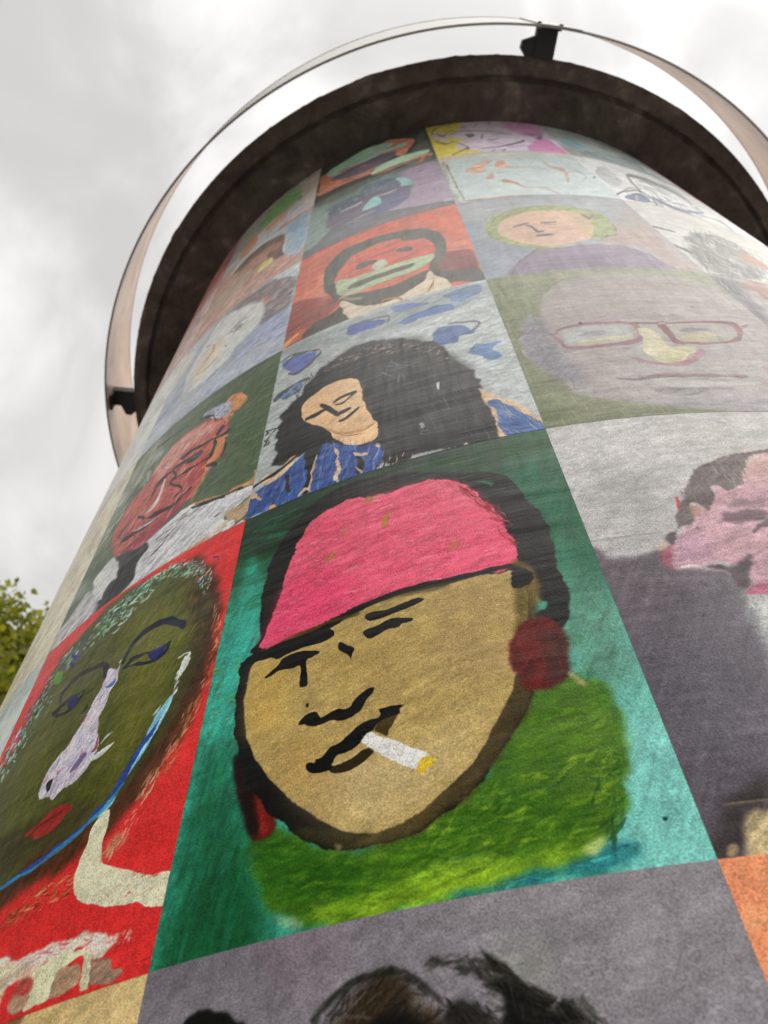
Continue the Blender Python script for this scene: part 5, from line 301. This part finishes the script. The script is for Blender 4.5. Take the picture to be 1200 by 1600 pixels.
    '531,586,553,541,530,508,503],3,1,0.7,0.1,20,0]]],[2,0,[["b",[218,175,147],0.2,50]]],[2,1,[["b",[145,141,139],0.15,-40],["f",[140,65,49],[132,955,310,1012,178,811,143,868],6,10,0.8,0.2,20,0],["f",[54,47,65],[-28,961,132,955,89,780,61,629,-90,389,-33,747],6,12,0.8,0.4,-60,0],["h",[[154,150,149],[13,13,13]],[4,970,130,936,68,774,-8,821],40,[-0.0487,-0.1158,0.0072,0.0052],10,0.6,1.5,0.25]]],[2,2,[["b",[189,187,183],0.1,-20],["f",[13,13,13],[132,461,236,578,343,627,445,640,513,555,477,291,309,70,102,-18,32,58,32,184],8,8,0.6,0.5,-50,0.25],["h",[[175,174,170],[151,148,146]],[149,494,393,673,544,604,547,360,319,55,56,-33,4,111],60,[-0.074,-0.2111,0.0113,0.0117],12,0.8,1.5,0.25],["h",[[13,13,13],[13,13,13],[166,163,162],[13,13,13]],[149,494,393,673,544,604,547,360,319,55,56,-33,4,111],170,[-0.0657,-0.1876,0.0113,0.0117],14,0.6,1.5,0.25],["f",[136,83,75],[-23,376,-3,334,-52,74,-18,-36,-86,5,-67,199],5,5,1,0.2,-40,0],["f",[13,13,13],[-34,355,-16,319,7,277,32,246,51,225,69,253,52,277,28,310,-1,343,-26,369],5,1.5,0.9,0.3,20,0],["f",[13,13,13],[-26,580,-3,561,30,540,73,529,109,524,117,538,85,550,45,567,8,582,-20,593],4,2,0.8,0.1,20,0],["f",[149,89,47],[392,400,494,418,517,317,463,238,381,277],5,4,0.9,0.3,20,0],["h",[[175,172,170]],[10,51,219,-11,310,12,163,-71,-8,-52],30,[0.0123,-0.0337,0.0093,0.0117],20,0.8,1.5,0.25]]],[2,3,[["b",[220,221,224],0.1,-20],["f",[168,172,178],[45,614,171,784,205,578,173,428,63,285,26,429],8,4,0.8,0.5,-20,0.3],["h",[[147,151,156],[168,172,178]],[45,614,178,765,196,485,57,301],26,[0.0121,-0.0495,0.0137,0.027],50,0.7,1.5,0.25],["f",[131,137,140],[298,652,345,656,408,657,471,637,534,608,597,574,646,528,655,441,649,364,679,410,701,512,712,634,677,709,621,761,555,795,485,807,404,780,345,753],4,1.5,0.95,0.3,20,0],["f",[98,106,110],[302,665,279,580,254,471,240,351,233,260,251,288,265,390,284,518,305,620,322,696],4,1.2,0.9,0.1,20,0],["f",[94,102,107],[299,469,328,418,354,348,346,258,331,184,341,198,360,280,373,379,343,444,309,488],3,1.5,0.8,0.1,20,0],["f",[22,44,59],[-1,56,22,98,65,157,146,227,228,275,255,219,251,126,230,32,208,-24,168,-39,131,-36,123,-53,156,-62,201,-46,245,50,266,148,269,244,242,303,159,259,76,191,26,129,-4,79],3,1.5,0.9,0.1,20,0],["f",[63,86,126],[41,68,111,150,218,221,218,75,156,22,59,24],5,2,0.95,0.3,20,0],["f",[167,171,174],[126,111,161,149,120,37,99,26],3,1,1,0.12,20,0],["f",[69,96,129],[267,163,287,108,315,48,346,9,396,0,510,76,636,186,666,236,553,151,449,94,398,98,361,125,324,172,298,217],5,2,0.85,0.4,20,0],["f",[13,13,13],[180,-87,219,-87,264,-70,273,-7,266,41,257,27,263,-23,265,-59,228,-71,187,-73],3,1.5,0.7,0.1,20,0],["h",[[50,78,112],[106,114,121],[13,13,13]],[222,113,379,116,670,195,435,-74,217,-61],50,[0.0284,-0.0361,0.0133,0.0219],25,0.6,1.5,0.25],["h",[[159,163,166],[213,214,215]],[362,611,635,616,639,344,408,284],40,[0.0441,-0.0434,0.018,0.031],20,0.6,1.5,0.25],["f",[172,98,54],[21,-217,42,-234,73,-245,116,-219,147,-205,133,-269,111,-338,131,-316,153,-245,166,-174,132,-183,91,-206,60,-199,37,-187],4,1.5,0.9,0.3,20,0],["f",[168,99,54],[303,-131,306,-145,310,-163,314,-179,318,-194,322,-212,326,-225,357,-179,352,-167,347,-151,342,-137,337,-122,331,-106,327,-93],4,2,0.7,0.1,20,0],["f",[164,90,52],[466,-57,457,-80,445,-109,436,-135,426,-160,415,-187,407,-208,433,-178,441,-156,452,-128,463,-102,473,-76,485,-45,495,-21],4,2,0.7,0.1,20,0],["f",[39,50,59],[-27,-420,-4,-442,30,-461,80,-456,125,-443,135,-426,93,-431,45,-431,8,-420,-20,-407],4,2,0.7,0.1,20,0],["h",[[91,97,98],[15,15,33]],[-21,-385,166,-362,152,-478,-31,-550],26,[0.0258,-0.023,0.0077,0.0133],20,0.6,1.5,0.25],["f",[117,124,137],[300,535,354,572,417,604,445,573,468,526,513,500,553,487,563,504,527,524,486,557,466,611,437,643,365,596,306,548],4,1,0.8,0.3,20,0],["f",[100,109,123],[359,477,399,456,449,426,490,379,520,339,529,354,505,404,467,459,412,480,366,490],4,1,0.8,0.3,20,0],["f",[135,142,155],[532,721,610,736,700,742,719,651,709,526,691,398,673,302,686,320,711,428,738,571,757,711,737,805,631,774,542,739],4,1,0.8,0.3,20,0],["f",[50,'
    '69,91],[333,185,382,188,446,196,509,211,560,229,570,244,523,236,463,226,393,209,340,197],4,1,0.8,0.3,20,0],["f",[90,99,115],[70,170,115,230,173,299,230,332,276,352,282,364,239,352,182,322,118,244,71,177],4,1,0.8,0.3,20,0],["f",[13,13,13],[298,-46,361,-29,443,-11,508,-26,557,-43,566,-30,522,-4,459,16,372,-11,303,-36],4,1,0.8,0.3,20,0],["f",[19,19,56],[144,-5,164,-5,186,-19,198,-78,206,-134,211,-126,207,-64,198,1,172,11,149,4],4,1,0.8,0.3,20,0],["f",[14,14,28],[619,109,677,124,740,122,741,22,725,-77,738,-61,764,54,772,168,697,154,629,125],4,1,0.8,0.3,20,0],["f",[13,13,13],[29,-369,59,-389,104,-398,162,-358,214,-311,217,-304,168,-346,112,-381,66,-377,33,-362],4,1,0.8,0.3,20,0],["f",[13,13,13],[376,-181,406,-206,454,-219,539,-173,624,-109,633,-95,552,-152,470,-195,417,-188,383,-171],4,1,0.8,0.3,20,0],["h",[[16,16,43],[80,94,119],[40,56,66]],[119,199,334,419,472,300,701,296,421,-53,217,-61,54,-46],60,[0.0244,-0.059,0.0126,0.0212],30,0.6,1.5,0.25],["h",[[13,13,13],[13,13,13]],[-21,-385,270,-247,488,-330,288,-512,70,-514],40,[0.039,-0.0264,0.0093,0.015],30,0.5,1.5,0.25]]],[2,4,[["b",[196,205,210],0.2,-20],["f",[159,169,169],[1,265,212,236,757,558,699,204,814,149,778,-179,485,-42,190,0,-29,-31],6,8,0.9,0.3,-20,0],["f",[157,205,223],[69,493,232,688,236,497,212,236,78,313],6,5,0.9,0.3,20,0],["f",[163,182,206],[199,204,235,162,299,133,425,184,558,279,604,379,476,300,352,257,275,258,226,269],5,3,0.8,0.3,20,0],["f",[203,234,217],[247,432,295,410,363,387,449,368,526,366,549,414,475,424,390,448,315,459,261,469],4,2,0.7,0.1,20,0],["h",[[173,188,187],[148,164,166],[189,204,204],[120,124,128]],[42,350,340,410,789,545,738,3,328,-43,27,52],80,[0.0648,-0.0616,0.0197,0.0431],12,0.6,1.5,0.25]]],[3,1,[["b",[13,13,13],0.2,-30]]],[3,2,[["b",[115,112,112],0.2,-30]]],[3,3,[["b",[242,225,232],0.2,-30]]],[3,4,[["b",[202,158,164],0.2,-30]]]]')

# ------------------------------------------------------------------ the printed paintings, painted stroke by stroke in numpy
rngp = np.random.default_rng(7)
def lowpass(a, sx, sy):
    f = np.fft.rfft2(a); fy = np.fft.fftfreq(a.shape[0])[:, None]; fx_ = np.fft.rfftfreq(a.shape[1])[None, :]
    return np.fft.irfft2(f * np.exp(-2 * (math.pi ** 2) * ((sx * fx_) ** 2 + (sy * fy) ** 2)), a.shape)
def unit(a):
    a = a - a.mean(); a /= a.std(); return np.clip(0.5 + a * 0.22, 0, 1).astype(np.float32)
TS = 1280
STREAK = unit(lowpass(rngp.normal(size=(TS, TS)), 22, 1.6) * 16 + lowpass(rngp.normal(size=(TS, TS)), 34, 5) * 30 + lowpass(rngp.normal(size=(TS, TS)), 9, 4) * 14 + lowpass(rngp.normal(size=(TS, TS)), 3, 2) * 4)
BLOT = unit(lowpass(rngp.normal(size=(TS, TS)), 14, 14) * 22 + lowpass(rngp.normal(size=(TS, TS)), 4, 4) * 6)
GRAIN = unit(lowpass(rngp.normal(size=(TS, TS)), 0.8, 0.8))
N1 = rngp.normal(size=4096)
def tex(x0, x1, y0, y1, ang):
    ox, oy = rngp.integers(0, TS, 2)
    X, Y = np.meshgrid(np.arange(x0, x1), np.arange(y0, y1)); c, s = math.cos(math.radians(ang)), math.sin(math.radians(ang))
    return STREAK[(ox + (-X * s + Y * c)).astype(np.int32) % TS, (oy + (X * c + Y * s)).astype(np.int32) % TS]
def spline(Q, step=5.0):
    n = len(Q); out_ = []
    for i in range(n):
        a, b_, c, d = Q[i - 1], Q[i], Q[(i + 1) % n], Q[(i + 2) % n]
        m = int(min(40, max(1, np.hypot(*(c - b_)) // step))); t_ = (np.arange(m) / m)[:, None]
        out_.append(0.5 * (2 * b_ + (c - a) * t_ + (2 * a - 5 * b_ + 4 * c - d) * t_ ** 2 + (3 * b_ - a - 3 * c + d) * t_ ** 3) if m > 1 else b_[None])
    return np.concatenate(out_)
def roughen(Q, amp):
    if amp <= 0: return Q
    n = len(Q); T_ = np.roll(Q, -1, 0) - np.roll(Q, 1, 0); T_ /= np.linalg.norm(T_, axis=1)[:, None] + 1e-6
    k = int(rngp.integers(0, 3000)); s = N1[np.arange(k, k + n) % 4096]
    s3 = sum(np.roll(s, i) for i in range(-4, 5)) / 3.0
    s = 0.28 * s + 0.5 * (np.roll(s, 1) + s + np.roll(s, -1)) / 2.2 + 0.75 * s3
    return Q + np.stack([-T_[:, 1], T_[:, 0]], 1) * (s * amp * 0.42)[:, None]
def coverage(Q, Wd, Hh):
    """anti-aliased even-odd coverage of polygon Q; returns (x0, x1, y0, y1, mask) or None"""
    x0, y0 = np.floor(Q.min(0)).astype(int) - 1; x1, y1 = np.ceil(Q.max(0)).astype(int) + 2
    x0, y0, x1, y1 = max(x0, 0), max(y0, 0), min(x1, Wd), min(y1, Hh)
    if x1 - x0 < 1 or y1 - y0 < 1: return None
    SS = 2
    A_ = Q; B_ = np.roll(Q, -1, 0); ya, yb = A_[:, 1] * SS - 0.5, B_[:, 1] * SS - 0.5
    lo_, hi_ = np.minimum(ya, yb), np.maximum(ya, yb)
    r0 = np.ceil(lo_).astype(int).clip(y0 * SS, y1 * SS); r1 = np.ceil(hi_).astype(int).clip(y0 * SS, y1 * SS)
    cnt = r1 - r0; tot = int(cnt.sum())
    if tot == 0: return None
    e = np.repeat(np.arange(len(Q)), cnt); st = np.cumsum(cnt) - cnt
    row = r0[e] + np.arange(tot) - st[e]
    xx = A_[e, 0] + (row - ya[e]) / (yb[e] - ya[e]) * (B_[e, 0] - A_[e, 0])
    o = np.lexsort((xx, row)); row, xx = row[o], xx[o]
    first = np.r_[True, row[1:] != row[:-1]]; idx = np.arange(tot); start = np.maximum.accumulate(np.where(first, idx, 0))
    sgn = np.where((idx - start) % 2 == 0, 1.0, -1.0)
    w_ = x1 - x0; xc = np.clip(xx - x0, 0, w_ - 1e-4); fi = xc.astype(int); fr = xc - fi
    acc = np.zeros(((y1 - y0) * SS, w_ + 2)); rr_ = row - y0 * SS
    np.add.at(acc, (rr_, fi), sgn * (1 - fr)); np.add.at(acc, (rr_, fi + 1), sgn * fr)
    m = np.cumsum(acc, 1)[:, :w_].reshape(y1 - y0, SS, w_).mean(1)
    return x0, x1, y0, y1, np.clip(m, 0, 1).astype(np.float32)
def pad_blur(cv, soft, Wd, Hh):
    x0, x1, y0, y1, m = cv; k = int(soft * 2.2) + 1
    X0, X1, Y0, Y1 = max(0, x0 - k), min(Wd, x1 + k), max(0, y0 - k), min(Hh, y1 + k)
    M = np.pad(m, ((k, k), (k, k)), mode='edge' if False else 'constant')
    # polygons running out of the sheet keep their full strength at its edge
    if x0 == 0: M[:, :k] = M[:, k:k + 1]
    if y0 == 0: M[:k] = M[k:k + 1]
    if x1 == Wd: M[:, -k:] = M[:, -k - 1:-k]
    if y1 == Hh: M[-k:] = M[-k - 1:-k]
    if soft < 3:
        g_ = np.exp(-0.5 * (np.arange(-k, k + 1) / (soft * 0.8)) ** 2); g_ /= g_.sum()
        M = sum(g_[i] * np.roll(M, i - k, 0) for i in range(2 * k + 1)); M = sum(g_[i] * np.roll(M, i - k, 1) for i in range(2 * k + 1))
    else: M = lowpass(M, soft * 0.8, soft * 0.8)[:M.shape[0], :M.shape[1]] if M.shape[1] % 2 == 0 else lowpass(np.pad(M, ((0, 0), (0, 1))), soft * 0.8, soft * 0.8)[:, :M.shape[1]]
    oy, ox = Y0 - (y0 - k), X0 - (x0 - k)
    return X0, X1, Y0, Y1, M[oy:oy + Y1 - Y0, ox:ox + X1 - X0].astype(np.float32)
def blend(C, cv, col_, a, st, ang, dry):
    x0, x1, y0, y1, m = cv
    if m.size == 0: return
    c = np.array(col_, np.float32) / 255
    if st > 0 or dry > 0:
        T_ = tex(x0, x1, y0, y1, ang)
        if dry > 0: m = m * np.clip((T_ - dry + 0.12) / 0.24, 0, 1)
        by, bx = rngp.integers(0, 200, 2); cc = c * (1 + st * 1.1 * (T_[..., None] - 0.5) + 0.12 * (np.roll(BLOT, (int(by), int(bx)), (0, 1))[y0:y1, x0:x1, None] - 0.5) if m.size > 4000 else 1 + st * 1.1 * (T_[..., None] - 0.5))
    else: cc = c
    m = (m * a)[..., None]
    C[y0:y1, x0:x1] = C[y0:y1, x0:x1] * (1 - m) + np.clip(cc, 0, 1) * m
def paint(ops, Wd, Hh):
    k = Wd / 700.0
    C = np.full((Hh, Wd, 3), 0.5, np.float32)
    sc = np.array([Wd, Hh]) / 1000.0
    for op in ops:
        if op[0] == 'b':
            c = np.array(op[1], np.float32) / 255; T_ = tex(0, Wd, 0, Hh, op[3]); B_ = BLOT[:Hh, :Wd]
            C[:] = np.clip(c * (1 + op[2] * 1.0 * (T_[..., None] - 0.5) + op[2] * 1.3 * (B_[..., None] - 0.5)), 0, 1)
        elif op[0] == 'f':
            _, c, q_, r, s, a, st, ang, dry = op
            Q = np.array(q_, float).reshape(-1, 2) * sc
            Q = roughen(spline(Q, 4.0), r * k)
            cv = coverage(Q, Wd, Hh)
            if cv is None: continue
            if s * k > 0.35: cv = pad_blur(cv, s * k, Wd, Hh)
            blend(C, cv, c, a, st, ang, dry)
        elif op[0] == 'h':
            _, cols, q_, n, lw, jit, a, r, dry = op
            Q = np.array(q_, float).reshape(-1, 2) * sc; cv = coverage(spline(Q, 8), Wd, Hh)
            if cv is None: continue
            x0, x1, y0, y1, m = cv; ys, xs = np.nonzero(m > 0.5)
            if len(ys) == 0: continue
            L = np.array(lw[:2]) * [Wd, Hh]; Wv = np.array(lw[2:]) * [Wd, Hh]
            for i in range(n):
                j = int(rngp.integers(0, len(ys))); p0 = np.array([xs[j] + x0, ys[j] + y0], float)
                t_ = math.radians(float(rngp.normal(0, jit))); l_, w_ = rngp.uniform(0.5, 1.25), rngp.uniform(0.45, 1.2)
                d = L * math.cos(t_) + Wv / (np.linalg.norm(Wv) + 1e-6) * np.linalg.norm(L) * math.sin(t_); b_ = rngp.normal(0, 0.1 if jit < 30 else 0.3)
                ts = np.array([-0.5, -0.25, 0.0, 0.25, 0.5]); wd = np.array([0.25, 0.9, 1.0, 0.8, 0.12]) * w_ * 0.5
                cen = p0 + ts[:, None] * d * l_ + ((0.25 - ts ** 2) * b_ * 4)[:, None] * np.array([-d[1], d[0]]) * 0.6
                O = np.concatenate([cen + wd[:, None] * Wv, (cen - wd[:, None] * Wv)[::-1]])
                cs = coverage(roughen(spline(O, 6), r * k * 0.8), Wd, Hh)
                if cs is None: continue
                c = np.array(cols[int(rngp.integers(0, len(cols)))], float) * rngp.uniform(0.9, 1.1)
                blend(C, cs, c, a * rngp.uniform(0.6, 1.0), 0.18, math.degrees(math.atan2(d[1], d[0])), dry)
    C *= (0.955 + 0.09 * BLOT[-Hh:, -Wd:, None])
    return np.clip(C, 0, 1)
def to_image(name, C):
    Hh, Wd = C.shape[:2]
    im = bpy.data.images.new(name, Wd, Hh, alpha=False)
    im.colorspace_settings.name = 'sRGB'
    px = np.ones((Hh, Wd, 4), np.float32); px[..., :3] = C
    im.pixels.foreach_set(px.ravel()); im.update(); im.pack()
    return im
def plain_portrait(seed):
    """a generic painted head for the sheets round the back that the photograph does not show"""
    r = random.Random(seed); f = lambda *c: [int(max(0, min(255, v + r.uniform(-12, 12)))) for v in c]
    pal = [(70, 90, 110), (150, 60, 50), (60, 100, 80), (170, 150, 90), (120, 120, 125), (190, 185, 175), (110, 80, 120), (40, 50, 60)]
    skin = r.choice([(200, 160, 130), (120, 85, 60), (170, 130, 110), (150, 150, 130)]); hair = r.choice([(30, 26, 24), (90, 55, 30), (150, 130, 80), (120, 120, 120)]); K = [28, 25, 24]
    ell = lambda cx, cy, a, b_, n=12: [v for i in range(n) for v in (cx + a * math.cos(6.2832 * i / n), cy + b_ * math.sin(6.2832 * i / n))]
    cx, cy = r.uniform(440, 560), r.uniform(520, 600); a, b_ = r.uniform(190, 240), r.uniform(220, 270)
    return [['b', f(*r.choice(pal)), 0.25, r.uniform(0, 180)], ['f', f(*r.choice(pal)), [cx - 420, -60, cx - 330, 160, cx - 100, 290, cx + 110, 290, cx + 340, 150, cx + 430, -60], 6, 2, 1, 0.3, 20, 0],
            ['f', f(*hair), ell(cx, cy + 50, a * 1.2, b_ * 1.15), 9, 2, 1, 0.3, 60, 0], ['f', f(*skin), ell(cx, cy, a, b_), 5, 1.5, 1, 0.15, 20, 0],
            ['h', [f(*skin), f(*skin)], ell(cx, cy, a * .9, b_ * .9), 60, [0.1, 0.03, -0.004, 0.012], 25, 0.4, 1.5, 0.25],
            ['f', K, [cx - 120, cy + 62, cx - 40, cy + 60, cx - 40, cy + 46, cx - 120, cy + 48], 3, 1, 1, 0.1, 0, 0], ['f', K, [cx + 40, cy + 60, cx + 120, cy + 64, cx + 120, cy + 50, cx + 40, cy + 46], 3, 1, 1, 0.1, 0, 0],
            ['f', K, [cx, cy + 30, cx + 8, cy + 30, cx + 24, cy - 60, cx - 10, cy - 66, cx - 8, cy - 54, cx + 8, cy - 54], 3, 1, 1, 0.1, 0, 0], ['f', f(140, 50, 50), [cx - 70, cy - 120, cx, cy - 106, cx + 70, cy - 118, cx, cy - 140], 4, 1, 1, 0.2, 0, 0]]

ART = {(c, r): o for c, r, o in __import__('json').loads(ART_JSON)}
LABELS = {
    (0, 0): 'portrait in a pink cap with a cigarette and a green scarf', (-1, 0): 'green face with a white nose on red ground', (0, -1): 'grey sheet with black hair along its lower edge',
    (1, 0): 'pinkish face with short dark hair in a dark coat', (1, -1): 'plain orange sheet', (-1, -1): 'tan sheet', (0, 1): 'girl with long black hair in a blue dress',
    (-1, 1): 'red bearded face in a white shirt and black tie', (1, 1): 'bald man with red glasses and a yellow nose', (-1, 2): 'pale grey and blue face', (0, 2): 'red face with a pale green mouth and cream collar',
    (1, 2): 'blonde head in a purple jumper', (-1, 3): 'brown head with a light blue edge', (0, 3): 'violet mask with a turquoise nose', (1, 3): 'orange line drawing on pale turquoise',
    (-1, 4): 'green beard on grey pink ground', (0, 4): 'orange and green face on black', (1, 4): 'black line face on yellow, lilac and pink', (2, 4): 'dark sheet with turquoise strokes', (2, 3): 'black and blue line drawing on white', (2, 2): 'grey and black brush hair with orange strokes'}
BIG = {(0, 0): 900, (-1, 0): 900, (0, 1): 760, (1, 0): 760, (0, -1): 700, (1, 1): 700, (-1, 1): 760}
spare = [to_image('portrait_print', paint(plain_portrait(100 + i), 256, 354)) for i in range(14)]
spare_mats = [poster_mat(i_, 0) for i_ in spare]
rj = random.Random(3)
def sheet(c, r, m):
    nx, nz = 10, 14
    e = -0.0004                                               # hairline joint between neighbouring sheets
    lift = 0.0003 + 0.00008 * ((c + 2 * r) % 4)           # one sheet laps over the next by a paper's thickness
    V, F = [], []
    for j in range(nz + 1):
        for i in range(nx + 1):
            a = THA + (c + (e + (1 - 2 * e) * i / nx)) * DTH; z = H0 + (r + (e * .7 + (1 - 1.4 * e) * j / nz)) * DH
            V.append(((1 + lift) * R * math.sin(a), -(1 + lift) * R * math.cos(a), z * R + CAMZ))
    for j in range(nz):
        for i in range(nx):
            p = j * (nx + 1) + i; F.append((p, p + 1, p + nx + 2, p + nx + 1))
    me = mesh('portrait_print', V, F, m, True)
    uvl = me.uv_layers.new(name='UVMap')
    li = np.zeros(len(me.loops), np.int32); me.loops.foreach_get('vertex_index', li)
    uvl.data.foreach_set('uv', np.stack([(li % (nx + 1)) / nx, (li // (nx + 1)) / nz], 1).astype(np.float32).ravel())
    return link('portrait_print', me, col)
for c in range(-9, 11):
    for r in range(4, -5, -1):
        if (c, r) in ART:
            wpx = BIG.get((c, r), 480); o = sheet(c, r, poster_mat(to_image('portrait_print', paint(ART[(c, r)] + (plain_portrait(50 + c * 7 + r)[1:] if (c, r) in ((2, 0), (3, 1), (3, 2), (3, 3), (3, 4)) else []), wpx, int(wpx * 1.382) // 2 * 2)), 0))
            if (c, r) in LABELS: o['label'] = LABELS[(c, r)]
        else: sheet(c, r, spare_mats[rj.randrange(14)])

# ------------------------------------------------------------------ one tree beyond the column, and added trees out of view
m_leaf, t, b = mat('green_leaves')
oi = N(t, 'ShaderNodeNewGeometry').outputs['Random Per Island']
rr = ramp(t, oi, [(0.0, (0.12, 0.145, 0.008)), (0.6, (0.24, 0.25, 0.012)), (1.0, (0.33, 0.30, 0.03))])
lnk(t, rr.outputs[0], b.inputs['Base Color']); b.inputs['Roughness'].default_value = 0.55
tr = N(t, 'ShaderNodeBsdfTranslucent'); lnk(t, rr.outputs[0], tr.inputs[0])
mxs = N(t, 'ShaderNodeMixShader'); mxs.inputs[0].default_value = 0.6
lnk(t, b.outputs[0], mxs.inputs[1]); lnk(t, tr.outputs[0], mxs.inputs[2]); lnk(t, mxs.outputs[0], t.nodes['Material Output'].inputs[0])
m_bark, t, b = mat('brown_bark')
oc = N(t, 'ShaderNodeTexCoord').outputs['Object']
na = noise_node(t, oc, 6, 6, 0.7, (3, 3, 0.6))
rr = ramp(t, na.outputs[0], [(0.3, (0.04, 0.03, 0.02)), (0.7, (0.14, 0.11, 0.08))])
lnk(t, rr.outputs[0], b.inputs['Base Color']); b.inputs['Roughness'].default_value = 0.95
bb = bump(t, na.outputs[0], 0.8, 0.03); lnk(t, bb.outputs[0], b.inputs['Normal'])

def tube(V, F, pts, rads, n=8):
    base = len(V)
    for i, p in enumerate(pts):
        d = (pts[min(i + 1, len(pts) - 1)] - pts[max(i - 1, 0)]).normalized()
        s = d.cross(Vector((0.3, 0.9, 0.1))).normalized(); u = s.cross(d)
        for k in range(n):
            a = 2 * math.pi * k / n
            V.append(p + rads[i] * (math.cos(a) * s + math.sin(a) * u))
    for i in range(len(pts) - 1):
        for k in range(n):
            a, c = base + i * n + k, base + i * n + (k + 1) % n
            F.append((a, c, c + n, a + n))
def tree(loc, h, label, lumps, seed, leaves, lsize=0.10):
    rnd = random.Random(seed)
    t_ = tag(link('broadleaf_tree', None, None, loc), label, 'tree', 'trees behind the column')
    V, F = [], []
    top = Vector((0, 0, h * 0.8)); pts = [Vector((0.12 * math.sin(i), 0.1 * math.cos(i * 1.3), h * 0.8 * i / 7)) for i in range(8)]
    tube(V, F, pts, [0.26 * (1 - 0.85 * i / 7) + 0.02 for i in range(8)], 10)
    for (c, rad) in lumps:
        c = Vector(c); z0 = max(h * 0.3, min(h * 0.7, c.z - 1.2)); s = Vector((0, 0, z0))
        mid = (s + c) / 2 + Vector((0, 0, -0.25))
        tube(V, F, [s, mid, c], [0.09, 0.055, 0.015], 6)
        for _ in range(5):
            e = c + Vector((rnd.gauss(0, 1), rnd.gauss(0, 1), rnd.gauss(0, 1))).normalized() * rad * 0.8
            tube(V, F, [mid.lerp(c, 0.6), c.lerp(e, 0.5) + Vector((0, 0, 0.06)), e], [0.03, 0.018, 0.006], 5)
    link('trunk', mesh('trunk', V, F, m_bark, True), t_)
    rng = np.random.default_rng(seed); P, A = [], []
    tot = sum(r ** 2 for _, r in lumps)
    for (c, rad) in lumps:
        m = int(leaves * rad ** 2 / tot)
        k = max(8, m // 26)                                   # twig clusters
        u = rng.normal(size=(k, 3)); u /= np.linalg.norm(u, axis=1)[:, None]
        cc = np.array(c) + u * rad * (rng.uniform(0.15, 1.08, (k, 1)) ** 0.6)
        idx = rng.integers(0, k, m)
        P.append(cc[idx] + rng.normal(size=(m, 3)) * 0.13)
    P = np.concatenate(P); m = len(P)
    a = rng.normal(size=(m, 3)); a /= np.linalg.norm(a, axis=1)[:, None]
    bq = np.cross(a, rng.normal(size=(m, 3))); bq /= np.linalg.norm(bq, axis=1)[:, None]
    L = lsize * rng.uniform(0.6, 1.3, (m, 1)); nn = np.cross(a, bq) * L * 0.12
    VV = np.stack([P - a * L * 0.5, P + bq * L * 0.32 + nn, P + a * L * 0.5, P - bq * L * 0.32 + nn], 1).reshape(-1, 3)
    me = bpy.data.meshes.new('crown'); me.vertices.add(len(VV)); me.vertices.foreach_set('co', VV.ravel())
    me.loops.add(m * 4); me.loops.foreach_set('vertex_index', np.arange(m * 4)); me.polygons.add(m)
    me.polygons.foreach_set('loop_start', np.arange(m) * 4); me.polygons.foreach_set('loop_total', np.full(m, 4))
    me.materials.append(m_leaf); me.update(); me.validate()
    cr = link('crown', me, t_); cr['kind'] = 'stuff'
    return t_

rt = random.Random(5)
def crown(cx, cy, cz, r, k, lr):
    out_ = []
    for i in range(k):
        d = Vector((rt.gauss(0, 1), rt.gauss(0, 1), rt.gauss(0, 0.8))).normalized() * r * rt.uniform(0.3, 0.85)
        out_.append(((cx + d.x, cy + d.y, cz + d.z), lr * rt.uniform(0.75, 1.2)))
    return out_
def at(az, dist): a = math.radians(az); return (dist * math.sin(a), dist * math.cos(a), 0)
def spread(az, dist, h, label, seed, r, leaves, k=16, lsize=0.14):  # unseen trees added to shade the column and dim its reflections
    tree(at(az, dist), h, label, crown(0, 0, h * 0.62, r, k, r * 0.42), seed, leaves, lsize)

lv = [((-0.9, 0.1, 7.1), 0.75), ((-0.2, -0.3, 7.0), 0.7)]
tree(at(-49.5, 7.6), 9.6, 'bright green leafy tree showing in a gap beside the lower left edge of the column', [((.28, .27, 8.72), .33), ((-.05, 0, 8.35), .42), ((-2.6, -1.3, 8.3), 1.0), ((-1.7, -.9, 8.4), .8), ((-.9, -.3, 8.6), .7), ((-.1, .3, 8.0), .7), ((.5, .7, 8.5), .65), ((-1.8, .2, 6.8), 1.2), ((-.6, -.5, 6.9), 1.1), ((.4, 0, 6.6), 1.2), ((1.5, .8, 6.6), 1.2), ((-.8, -.6, 5.6), 1.2), ((.7, -.3, 5.4), 1.1)], 10, 75000, 0.11)

spread(-103, 5.6, 5.9, 'added small leafy tree out of view at the left, shading the column', 11, 2.2, 18000)
spread(-146, 6.0, 8.0, 'added taller leafy tree out of view, shading the front left of the column', 12, 2.5, 18000)
spread(-172, 6.4, 7.8, 'added leafy tree out of view, dimming reflections on the pink capped portrait', 13, 2.6, 18000)
spread(163, 7.6, 7.6, 'added leafy tree out of view, shading the right front of the column', 14, 2.4, 18000)
